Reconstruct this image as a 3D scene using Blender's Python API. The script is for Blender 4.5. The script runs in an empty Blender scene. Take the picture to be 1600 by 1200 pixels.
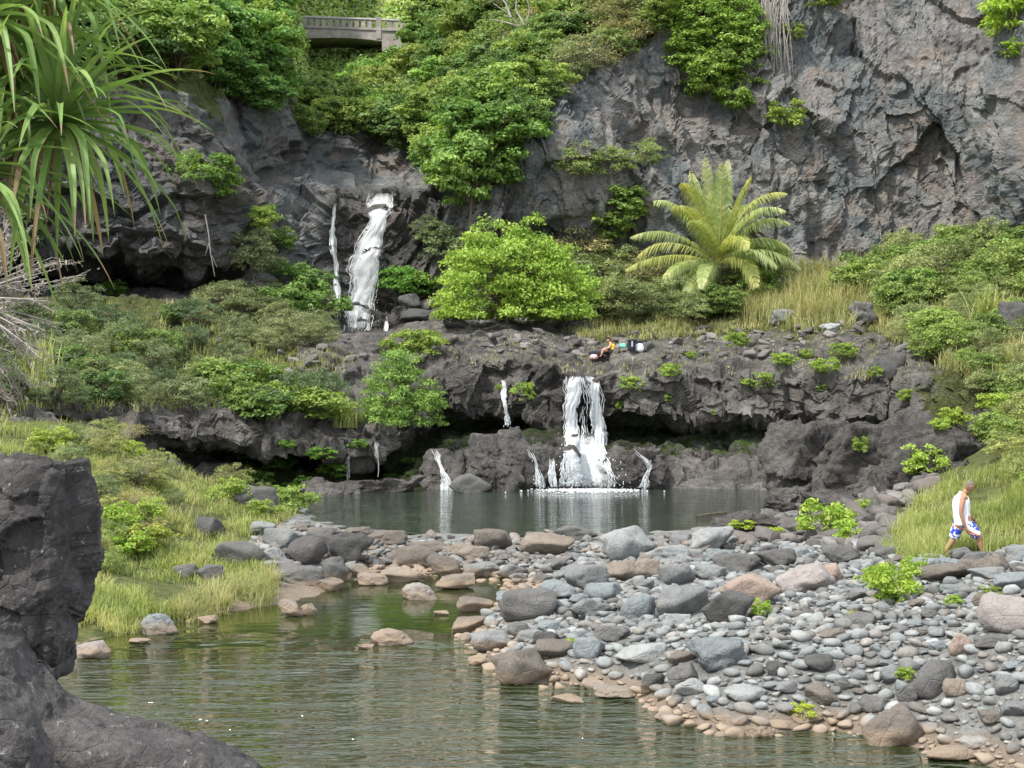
import bpy, bmesh, math, random
import numpy as np
from mathutils import Vector, Matrix
random.seed(7); RNG = np.random.default_rng(11)
C = bpy.context.scene.collection
scene = bpy.context.scene
# ---------------------------------------------------------------- camera, sky, sun, exposure
F = 2324.0; CAMZ = 6.3; PITCH = math.atan(40 / F)
cam_data = bpy.data.cameras.new('camera'); cam = bpy.data.objects.new('camera', cam_data); C.objects.link(cam)
cam.location = (0, 0, CAMZ); cam.rotation_euler = (math.pi / 2 - PITCH, 0, 0)
cam_data.sensor_width = 36; cam_data.lens = 36 * F / 1600; cam_data.clip_start = 0.1; cam_data.clip_end = 3000
scene.camera = cam
scene.render.resolution_x = 1024; scene.render.resolution_y = 768
SUN_EL = math.radians(56); SUN_DIR_XY = (-0.74, -0.67)      # towards the sun
world = bpy.data.worlds.new('World'); scene.world = world; world.use_nodes = True
nt = world.node_tree; bg = nt.nodes['Background']
sky = nt.nodes.new('ShaderNodeTexSky'); sky.sky_type = 'NISHITA'; sky.sun_disc = False
sky.sun_elevation = SUN_EL; sky.sun_rotation = math.atan2(SUN_DIR_XY[0], SUN_DIR_XY[1])
sky.air_density = 1.0; sky.dust_density = 2.5; sky.ozone_density = 0.6
tcw = nt.nodes.new('ShaderNodeTexCoord'); cn = nt.nodes.new('ShaderNodeTexNoise'); cn.inputs['Scale'].default_value = 2.2; cn.inputs['Detail'].default_value = 5; nt.links.new(tcw.outputs['Generated'], cn.inputs['Vector'])
cm = nt.nodes.new('ShaderNodeMapRange'); nt.links.new(cn.outputs['Fac'], cm.inputs[0]); cm.inputs[1].default_value = .36; cm.inputs[2].default_value = .56; cm.inputs[3].default_value = .25; cm.inputs[4].default_value = .9
cx = nt.nodes.new('ShaderNodeMix'); cx.data_type = 'RGBA'; nt.links.new(cm.outputs[0], cx.inputs[0]); nt.links.new(sky.outputs[0], cx.inputs[6]); cx.inputs[7].default_value = (7.2, 7.6, 8.0, 1)   # thin bright cloud
nt.links.new(cx.outputs[2], bg.inputs[0]); bg.inputs[1].default_value = 0.15
sd = bpy.data.lights.new('sun', 'SUN'); sd.energy = 3.4; sd.angle = math.radians(4); sd.color = (1, 0.955, 0.88)
so = bpy.data.objects.new('sun', sd); C.objects.link(so)
ce = math.cos(SUN_EL); n_ = math.hypot(*SUN_DIR_XY)
sv = Vector((SUN_DIR_XY[0] / n_ * ce, SUN_DIR_XY[1] / n_ * ce, math.sin(SUN_EL)))
so.rotation_euler = (-sv).to_track_quat('-Z', 'Y').to_euler(); so.location = (-30, 0, 60)
scene.view_settings.view_transform = 'Standard'; scene.view_settings.look = 'None'
scene.view_settings.exposure = 0.74; scene.view_settings.gamma = 1.0
# ---------------------------------------------------------------- projection helpers
CA, SA = math.cos(PITCH), math.sin(PITCH)
def ray(px, py):
    u = (px - 800) / F; v = (600 - py) / F
    return np.stack([u + 0 * v, CA + SA * v + 0 * u, -SA + CA * v + 0 * u], -1) if isinstance(px, np.ndarray) else np.array([u, CA + SA * v, -SA + CA * v])
def P(px, py, Y):                       # the point at depth Y seen at a place of the photograph
    d = ray(px, py)
    if isinstance(px, np.ndarray):
        return d / d[..., 1:2] * np.asarray(Y)[..., None] + np.array([0, 0, CAMZ])
    return d / d[1] * Y + np.array([0, 0, CAMZ])
def G(px, py, z):                       # the point at height z seen there
    d = ray(px, py); t = (z - CAMZ) / d[2]
    return d * t + np.array([0, 0, CAMZ])
def proj(p):
    q = np.asarray(p, float) - np.array([0, 0, CAMZ])
    dz = q[..., 1] * CA - q[..., 2] * SA; up = q[..., 1] * SA + q[..., 2] * CA
    return 800 + F * q[..., 0] / dz, 600 - F * up / dz
def inpoly(x, y, poly):
    x = np.asarray(x, float); y = np.asarray(y, float); r = np.zeros(x.shape, bool)
    n = len(poly); j = n - 1
    for i in range(n):
        xi, yi = poly[i]; xj, yj = poly[j]
        if yi != yj:
            r ^= ((yi > y) != (yj > y)) & (x < (xj - xi) * (y - yi) / (yj - yi) + xi)
        j = i
    return r
# ---------------------------------------------------------------- noise
def _h(i, j, k, s):
    n = (i.astype(np.int64) * 374761393 + j.astype(np.int64) * 668265263 + k.astype(np.int64) * 2147483647 + s * 974634777) & 0xFFFFFFFF
    n = ((n ^ (n >> 13)) * 1274126177) & 0xFFFFFFFF
    n = ((n ^ (n >> 16)) * 2246822519) & 0xFFFFFFFF
    return ((n ^ (n >> 15)) & 0xFFFFFF) / float(0x1000000)
def vnoise(p, s=0):
    f = np.floor(p); t = p - f; t = t * t * (3 - 2 * t); f = f.astype(np.int64)
    r = 0
    for a in (0, 1):
        wa = t[..., 0] if a else 1 - t[..., 0]
        for b in (0, 1):
            wb = t[..., 1] if b else 1 - t[..., 1]
            for c in (0, 1):
                wc = t[..., 2] if c else 1 - t[..., 2]
                r = r + wa * wb * wc * _h(f[..., 0] + a, f[..., 1] + b, f[..., 2] + c, s)
    return r * 2 - 1
def fbm(p, o=4, s=0):
    r = 0; a = 1; q = p
    for i in range(o):
        r = r + a * vnoise(q, s + i); a *= 0.5; q = q * 2.03 + 7.7
    return r
def blocks(p, s=0, tilt=0.6):           # faceted blocks: every cell of a jittered grid is a tilted plane
    f = np.floor(p).astype(np.int64); best = np.full(p.shape[:-1], 9.0); val = np.zeros(p.shape[:-1])
    for a in (-1, 0, 1):
        for b in (-1, 0, 1):
            for c in (-1, 0, 1):
                i, j, k = f[..., 0] + a, f[..., 1] + b, f[..., 2] + c
                dx = i + _h(i, j, k, s) - p[..., 0]; dy = j + _h(i, j, k, s + 1) - p[..., 1]; dz = k + _h(i, j, k, s + 2) - p[..., 2]
                d = dx * dx + dy * dy + dz * dz
                v = (_h(i, j, k, s + 3) - 0.5) + tilt * (dx * (_h(i, j, k, s + 4) - 0.5) + dy * (_h(i, j, k, s + 5) - 0.5) + dz * (_h(i, j, k, s + 6) - 0.5)) * 2
                m = d < best; best = np.where(m, d, best); val = np.where(m, v, val)
    return val
# ---------------------------------------------------------------- object helpers
def tag(o, label=None, cat=None, group=None, kind=None):
    if label: o['label'] = label
    if cat: o['category'] = cat
    if group: o['group'] = group
    if kind: o['kind'] = kind
    return o
def empty(name, loc, rz=0.0):
    o = bpy.data.objects.new(name, None); C.objects.link(o); o.location = loc; o.rotation_euler = (0, 0, rz); o.empty_display_size = 0.2
    return o
def mesh(name, V, Fc, mat=None, parent=None, smooth=True, attrs=None, mi=None):
    """V (n,3); Fc list of (m,k) arrays or a list of tuples"""
    me = bpy.data.meshes.new(name); V = np.asarray(V, np.float32)
    if isinstance(Fc, np.ndarray): Fc = [Fc]
    if len(Fc) and not isinstance(Fc[0], np.ndarray):
        lens = np.array([len(f) for f in Fc]); loops = np.array([i for f in Fc for i in f], np.int32)
    else:
        Fc = [f for f in Fc if len(f)]
        lens = np.concatenate([np.full(len(f), f.shape[1]) for f in Fc]); loops = np.concatenate([f.ravel() for f in Fc]).astype(np.int32)
    me.vertices.add(len(V)); me.vertices.foreach_set('co', V.ravel())
    me.loops.add(len(loops)); me.loops.foreach_set('vertex_index', loops)
    me.polygons.add(len(lens)); st = np.concatenate([[0], np.cumsum(lens)[:-1]]).astype(np.int32)
    me.polygons.foreach_set('loop_start', st)
    if mi is not None: me.polygons.foreach_set('material_index', np.asarray(mi, np.int32))
    me.update(calc_edges=True); me.polygons.foreach_set('use_smooth', np.full(len(lens), bool(smooth)))
    if attrs:
        for k, a in attrs.items():
            a = np.asarray(a, np.float32)
            if a.ndim == 1:
                at = me.attributes.new(k, 'FLOAT', 'POINT'); at.data.foreach_set('value', a)
            else:
                at = me.attributes.new(k, 'FLOAT_COLOR', 'POINT')
                if a.shape[1] == 3: a = np.concatenate([a, np.ones((len(a), 1), np.float32)], 1)
                at.data.foreach_set('color', a.ravel())
    if mat is not None:
        for m in (mat if isinstance(mat, (list, tuple)) else [mat]): me.materials.append(m)
    o = bpy.data.objects.new(name, me); C.objects.link(o)
    if parent: o.parent = parent
    return o
class MB:
    def __init__(s): s.v = []; s.f = {}; s.n = 0; s.a = []
    def add(s, V, Fc, t=0.5):
        V = np.asarray(V, float).reshape(-1, 3)
        Fs = Fc if isinstance(Fc, list) and len(Fc) and isinstance(Fc[0], np.ndarray) else [np.asarray(Fc)]
        for f in Fs:
            s.f.setdefault(f.shape[1], []).append(f + s.n)
        s.v.append(V); s.a.append(np.broadcast_to(np.asarray(t, float), (len(V),))); s.n += len(V)
    def box(s, c, d, rot=None, t=0.5):
        x, y, z = [k / 2 for k in d]
        V = np.array([(-x, -y, -z), (x, -y, -z), (x, y, -z), (-x, y, -z), (-x, -y, z), (x, -y, z), (x, y, z), (-x, y, z)])
        if rot is not None: V = V @ np.array(rot).T
        s.add(V + np.array(c), np.array([(0, 3, 2, 1), (4, 5, 6, 7), (0, 1, 5, 4), (1, 2, 6, 5), (2, 3, 7, 6), (3, 0, 4, 7)]), t)
    def tube(s, pts, rad, n=6, t=0.5):
        pts = np.asarray(pts, float); m = len(pts); rad = np.broadcast_to(np.asarray(rad, float), (m,))
        T = np.gradient(pts, axis=0); T /= np.linalg.norm(T, axis=1, keepdims=True) + 1e-9
        up = np.array([0, 0, 1.0]) if abs(T[:, 2]).mean() < 0.8 else np.array([1.0, 0, 0])
        A = np.cross(T, up); A /= np.linalg.norm(A, axis=1, keepdims=True) + 1e-9; B = np.cross(A, T)
        an = np.arange(n) * 2 * math.pi / n
        V = pts[:, None] + rad[:, None, None] * (A[:, None] * np.cos(an)[None, :, None] + B[:, None] * np.sin(an)[None, :, None])
        i = np.arange(m - 1)[:, None] * n; j = np.arange(n)[None]; j2 = (j + 1) % n
        f = np.stack([i + j, i + j2, i + n + j2, i + n + j], -1).reshape(-1, 4)
        s.add(V.reshape(-1, 3), f, t)
    def build(s, name, mat, parent=None, smooth=True):
        return mesh(name, np.concatenate(s.v), [np.concatenate(v) for v in s.f.values()], mat, parent, smooth, {'tint': np.concatenate(s.a)})
def copy_tree(o, parent=None):
    c = o.copy(); C.objects.link(c)
    if parent: c.parent = parent
    for ch in list(o.children): copy_tree(ch, c)
    return c
# ---------------------------------------------------------------- materials
class NT:
    def __init__(s, name):
        s.m = bpy.data.materials.new(name); s.m.use_nodes = True; s.t = s.m.node_tree; s.t.nodes.clear()
        s.out = s.n('ShaderNodeOutputMaterial')
    def n(s, typ, **kw):
        x = s.t.nodes.new(typ)
        for k, v in kw.items():
            if k.startswith('i_'): x.inputs[k[2:].replace('_', ' ')].default_value = v
            else: setattr(x, k, v)
        return x
    def l(s, a, b): s.t.links.new(a, b)
    def noise(s, vec, scale, detail=4, rough=0.55, dist=0.0):
        x = s.n('ShaderNodeTexNoise'); x.inputs['Scale'].default_value = scale; x.inputs['Detail'].default_value = detail
        x.inputs['Roughness'].default_value = rough; x.inputs['Distortion'].default_value = dist
        if vec: s.l(vec, x.inputs['Vector'])
        return x.outputs['Fac']
    def ramp(s, fac, stops):
        x = s.n('ShaderNodeValToRGB'); e = x.color_ramp.elements
        while len(e) < len(stops): e.new(0.5)
        for q, (p, c) in zip(e, stops): q.position = p; q.color = (*c, 1) if len(c) == 3 else c
        s.l(fac, x.inputs[0]); return x.outputs[0]
    def rng(s, fac, a, b, c=0.0, d=1.0):
        x = s.n('ShaderNodeMapRange'); s.l(fac, x.inputs[0])
        for i, v in enumerate((a, b, c, d)): x.inputs[i + 1].default_value = v
        return x.outputs[0]
    def mix(s, fac, a, b, mode='MIX'):
        x = s.n('ShaderNodeMix', data_type='RGBA', blend_type=mode)
        for sock, v in ((x.inputs[0], fac), (x.inputs[6], a), (x.inputs[7], b)):
            if isinstance(v, (int, float)): sock.default_value = v
            elif isinstance(v, tuple): sock.default_value = (*v, 1) if len(v) == 3 else v
            else: s.l(v, sock)
        return x.outputs[2]
    def math(s, op, a, b=None):
        x = s.n('ShaderNodeMath', operation=op)
        for sock, v in ((x.inputs[0], a), (x.inputs[1], b)):
            if v is None: continue
            if isinstance(v, (int, float)): sock.default_value = v
            else: s.l(v, sock)
        return x.outputs[0]
    def attr(s, name, typ='GEOMETRY'):
        return s.n('ShaderNodeAttribute', attribute_name=name, attribute_type=typ)
    def bump(s, h, strength=0.5, dist=0.1, normal=None):
        x = s.n('ShaderNodeBump'); x.inputs['Strength'].default_value = strength; x.inputs['Distance'].default_value = dist
        s.l(h, x.inputs['Height'])
        if normal: s.l(normal, x.inputs['Normal'])
        return x.outputs[0]
    def principled(s, col, rough=0.9, normal=None, spec=0.3):
        x = s.n('ShaderNodeBsdfPrincipled')
        if isinstance(col, tuple): x.inputs['Base Color'].default_value = (*col, 1)
        else: s.l(col, x.inputs['Base Color'])
        if isinstance(rough, (int, float)): x.inputs['Roughness'].default_value = rough
        else: s.l(rough, x.inputs['Roughness'])
        x.inputs['Specular IOR Level'].default_value = spec
        if normal: s.l(normal, x.inputs['Normal'])
        s.l(x.outputs[0], s.out.inputs[0]); return x
def rock_mat(name, stops, scale=1.0, objcol=False, lichen=0.35, tan=True, veg=False, bumpd=0.12, wet_dark_attr=False, tonal=None):
    k = NT(name); geo = k.n('ShaderNodeNewGeometry'); pos = geo.outputs['Position']
    if objcol:
        tc = k.n('ShaderNodeTexCoord'); oi = k.n('ShaderNodeObjectInfo')
        add = k.n('ShaderNodeVectorMath', operation='ADD'); k.l(tc.outputs['Object'], add.inputs[0])
        k.l(oi.outputs['Location'], add.inputs[1]); vec = pos
    else: vec = pos
    big = k.noise(vec, 0.45 * scale, 5, 0.6, 0.3); mid = k.noise(vec, 2.3 * scale, 6, 0.65); fine = k.noise(vec, 11 * scale, 4, 0.7)
    f = k.math('ADD', k.math('MULTIPLY', big, 0.45), k.math('ADD', k.math('MULTIPLY', mid, 0.35), k.math('MULTIPLY', fine, 0.2)))
    col = k.ramp(f, stops)
    if tonal:                                # bluish / pinkish mineral patches
        t2 = k.noise(vec, 0.22, 4, 0.6, 0.8)
        col = k.mix(k.rng(t2, 0.5, 0.6, 0, 0.85), col, tonal[0], 'MIX') if False else k.mix(k.rng(t2, 0.47, 0.62, 0, 1), col, k.mix(0.6, col, tonal[0]))
        t3 = k.noise(vec, 0.33, 4, 0.6, 1.0)
        col = k.mix(k.rng(t3, 0.52, 0.66, 0, 1), col, k.mix(0.6, col, tonal[1]))
    if objcol:
        col = k.mix(1.0, oi.outputs['Color'], k.mix(1.0, col, (3.3, 3.3, 3.3), 'MULTIPLY'), 'MULTIPLY')
    # fine speckle and pits
    sp = k.noise(vec, 34 * scale, 3, 0.8)
    col = k.mix(k.rng(sp, 0.56, 0.68, 0, 0.5), col, k.mix(1.0, col, (0.35, 0.35, 0.35), 'MULTIPLY'))
    if lichen:
        li = k.noise(vec, 4.2 * scale, 7, 0.75, 0.5)
        col = k.mix(k.rng(li, 0.60, 0.68, 0, lichen), col, (0.36, 0.36, 0.33))
    if tan:
        sz = k.n('ShaderNodeSeparateXYZ'); k.l(pos, sz.inputs[0])
        zz = k.math('ADD', sz.outputs[2], k.math('MULTIPLY', k.noise(pos, 3, 3), -0.35))
        near = k.rng(zz, -0.02, 0.16, 0.75, 0.0)
        col = k.mix(near, col, (0.27, 0.205, 0.145))
        col = k.mix(k.rng(sz.outputs[2], -0.05, -0.30, 0, 0.9), col, (0.05, 0.05, 0.022))
    if veg:
        va = k.attr('veg').outputs['Fac']; vn = k.noise(pos, 1.1, 6, 0.7)
        vm = k.rng(k.math('ADD', va, k.math('MULTIPLY', k.math('SUBTRACT', vn, 0.5), 1.1)), 0.42, 0.58)
        gcol = k.ramp(k.noise(pos, 2.6, 6, 0.75), [(0.3, (0.028, 0.036, 0.012)), (0.48, (0.085, 0.10, 0.03)), (0.6, (0.14, 0.15, 0.05)), (0.75, (0.22, 0.19, 0.09))])
        col = k.mix(vm, col, gcol)
        ma = k.attr('moss').outputs['Fac']
        mm = k.rng(k.math('ADD', ma, k.math('MULTIPLY', k.math('SUBTRACT', k.noise(pos, 2.2, 5, 0.7), 0.5), 1.2)), 0.45, 0.6)
        col = k.mix(mm, col, k.ramp(k.noise(pos, 6, 4), [(0.3, (0.02, 0.045, 0.008)), (0.7, (0.09, 0.15, 0.02))]))
    rough = 0.88
    if wet_dark_attr:
        wa = k.attr('wet').outputs['Fac']
        col = k.mix(wa, col, k.mix(1.0, col, (0.40, 0.385, 0.37), 'MULTIPLY')); rough = k.rng(wa, 0, 1, 0.88, 0.45)
    vor = k.n('ShaderNodeTexVoronoi', feature='DISTANCE_TO_EDGE'); vor.inputs['Scale'].default_value = 1.5 * scale; k.l(vec, vor.inputs['Vector'])
    crack = k.rng(vor.outputs[0], 0.0, 0.035, 0, 1)
    h = k.math('ADD', k.math('MULTIPLY', crack, 0.25), k.math('ADD', k.math('MULTIPLY', mid, 1.6), k.math('MULTIPLY', fine, 0.7)))
    h = k.math('ADD', h, k.math('MULTIPLY', sp, 0.2))
    k.principled(col, rough, k.bump(h, 1.0, bumpd), 0.25)
    return k.m
def leaf_mat(name, dark, mid, light, trans=0.35, objcol=True, rough=0.5):
    k = NT(name); a = k.attr('tint').outputs['Fac']
    col = k.ramp(a, [(0.0, dark), (0.5, mid), (1.0, light)])
    if objcol:
        oi = k.n('ShaderNodeObjectInfo'); col = k.mix(1.0, col, oi.outputs['Color'], 'MULTIPLY')
    p = k.n('ShaderNodeBsdfPrincipled'); k.l(col, p.inputs['Base Color']); p.inputs['Roughness'].default_value = rough; p.inputs['Specular IOR Level'].default_value = 0.35
    tr = k.n('ShaderNodeBsdfTranslucent'); k.l(k.mix(1.0, col, (1.35, 1.3, 0.7), 'MULTIPLY'), tr.inputs[0])
    mx = k.n('ShaderNodeMixShader'); mx.inputs[0].default_value = trans; k.l(p.outputs[0], mx.inputs[1]); k.l(tr.outputs[0], mx.inputs[2])
    k.l(mx.outputs[0], k.out.inputs[0]); return k.m
def plain(name, col, rough=0.8, var=0.25, scale=8, spec=0.2, bump=0.0):
    k = NT(name); tc = k.n('ShaderNodeTexCoord'); n = k.noise(tc.outputs['Object'], scale, 5, 0.6)
    c = k.ramp(n, [(0.3, tuple(x * (1 - var) for x in col)), (0.7, tuple(min(1, x * (1 + var)) for x in col))])
    k.principled(c, rough, k.bump(n, 0.5, bump) if bump else None, spec); return k.m
M = {}
M['ledge'] = rock_mat('ledge_rock', [(0.30, (0.035, 0.032, 0.030)), (0.43, (0.105, 0.097, 0.09)), (0.53, (0.20, 0.185, 0.17)), (0.64, (0.36, 0.34, 0.315))], 1.0, veg=True, wet_dark_attr=True, lichen=0.4, bumpd=0.34)
M['cliff'] = rock_mat('cliff_rock', [(0.32, (0.08, 0.075, 0.07)), (0.43, (0.165, 0.16, 0.155)), (0.53, (0.27, 0.262, 0.252)), (0.64, (0.41, 0.395, 0.375))], 0.8, veg=True, wet_dark_attr=True, lichen=0.45, tan=False, bumpd=0.3, tonal=((0.135, 0.175, 0.19), (0.32, 0.26, 0.215)))
M['hill'] = rock_mat('hill_soil', [(0.35, (0.03, 0.028, 0.02)), (0.5, (0.06, 0.055, 0.04)), (0.7, (0.1, 0.09, 0.06))], 1.0, veg=True, lichen=0, tan=False)
M['bank'] = rock_mat('bank_gravel', [(0.35, (0.10, 0.095, 0.085)), (0.48, (0.20, 0.20, 0.19)), (0.58, (0.29, 0.29, 0.275)), (0.72, (0.38, 0.37, 0.35))], 5.0, veg=True, lichen=0.3, bumpd=0.05)
M['boulder'] = rock_mat('boulder_rock', [(0.30, (0.17, 0.17, 0.17)), (0.46, (0.27, 0.27, 0.27)), (0.56, (0.33, 0.33, 0.33)), (0.70, (0.44, 0.44, 0.43))], 1.6, objcol=True, lichen=0.3, bumpd=0.05)
M['darkrock'] = rock_mat('dark_basalt', [(0.32, (0.025, 0.024, 0.023)), (0.45, (0.075, 0.07, 0.066)), (0.55, (0.13, 0.12, 0.112)), (0.68, (0.23, 0.215, 0.20))], 1.7, lichen=0.35, tan=False, bumpd=0.14)
M['forerock'] = rock_mat('foreground_basalt', [(0.32, (0.03, 0.028, 0.028)), (0.46, (0.065, 0.061, 0.06)), (0.58, (0.11, 0.102, 0.10)), (0.72, (0.17, 0.16, 0.157))], 2.2, lichen=0.95, tan=False, bumpd=0.04)
# cobble material: colour from the mesh's own per-stone attribute
def cobble_material():
    k = NT('cobble_stone'); geo = k.n('ShaderNodeNewGeometry'); pos = geo.outputs['Position']
    c = k.attr('stone').outputs['Color']; n = k.noise(pos, 14, 5, 0.65)
    col = k.mix(1.0, c, k.ramp(n, [(0.3, (0.72, 0.72, 0.72)), (0.7, (1.2, 1.2, 1.2))]), 'MULTIPLY')
    sz = k.n('ShaderNodeSeparateXYZ'); k.l(pos, sz.inputs[0])
    zz = k.math('ADD', sz.outputs[2], k.math('MULTIPLY', k.noise(pos, 3, 3), -0.3))
    col = k.mix(k.rng(zz, -0.02, 0.14, 0.8, 0.0), col, (0.29, 0.215, 0.15))
    k.principled(col, 0.88, k.bump(n, 0.6, 0.02), 0.25); return k.m
M['cobble'] = cobble_material()
def water_material(name, deep, wave=1.0, clear=0.3, scale=1.0):
    k = NT(name); geo = k.n('ShaderNodeNewGeometry'); pos = geo.outputs['Position']
    mp = k.n('ShaderNodeMapping'); k.l(pos, mp.inputs[0]); mp.inputs['Scale'].default_value = (0.42, 1.25, 1); mp.inputs['Rotation'].default_value = (0, 0, math.radians(7))
    n1 = k.noise(mp.outputs[0], 2.2 * scale, 3, 0.55, 0.5); n2 = k.noise(mp.outputs[0], 0.9 * scale, 2, 0.5); n3 = k.noise(mp.outputs[0], 5.0 * scale, 2, 0.5)
    sz = k.n('ShaderNodeSeparateXYZ'); k.l(pos, sz.inputs[0])
    near = k.rng(k.math('ADD', sz.outputs[1], k.math('MULTIPLY', k.math('SUBTRACT', k.noise(pos, 0.35, 3), 0.5), 12.0)), 28.0, 34.0, 1.0, 0.045)
    h = k.math('ADD', k.math('MULTIPLY', n1, 1.0), k.math('ADD', k.math('MULTIPLY', n2, 0.8), k.math('MULTIPLY', n3, 0.22)))
    h = k.math('MULTIPLY', h, k.math('MULTIPLY', near, wave))
    nrm = k.bump(h, 1.0, 0.20)
    dn = k.noise(pos, 0.5, 4, 0.6)
    dcol = k.ramp(dn, [(0.35, deep), (0.65, tuple(x * 1.6 for x in deep))])
    df = k.n('ShaderNodeBsdfDiffuse'); k.l(dcol, df.inputs[0])
    tr = k.n('ShaderNodeBsdfTransparent'); tr.inputs[0].default_value = (0.78, 0.76, 0.5, 1)
    m1 = k.n('ShaderNodeMixShader'); m1.inputs[0].default_value = clear; k.l(df.outputs[0], m1.inputs[1]); k.l(tr.outputs[0], m1.inputs[2])
    gl = k.n('ShaderNodeBsdfGlossy'); gl.inputs['Roughness'].default_value = 0.04; gl.inputs[0].default_value = (1, 1, 1, 1); k.l(nrm, gl.inputs['Normal'])
    fr = k.n('ShaderNodeFresnel'); fr.inputs[0].default_value = 1.75; k.l(nrm, fr.inputs['Normal'])
    m2 = k.n('ShaderNodeMixShader'); k.l(fr.outputs[0], m2.inputs[0]); k.l(m1.outputs[0], m2.inputs[1]); k.l(gl.outputs[0], m2.inputs[2])
    k.l(m2.outputs[0], k.out.inputs[0]); return k.m
M['water'] = water_material('pool_water', (0.022, 0.031, 0.008), 1.25, 0.3)
M['water2'] = water_material('upper_pool_water', (0.022, 0.030, 0.022), 5.0, 0.12, 1.6)
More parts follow.
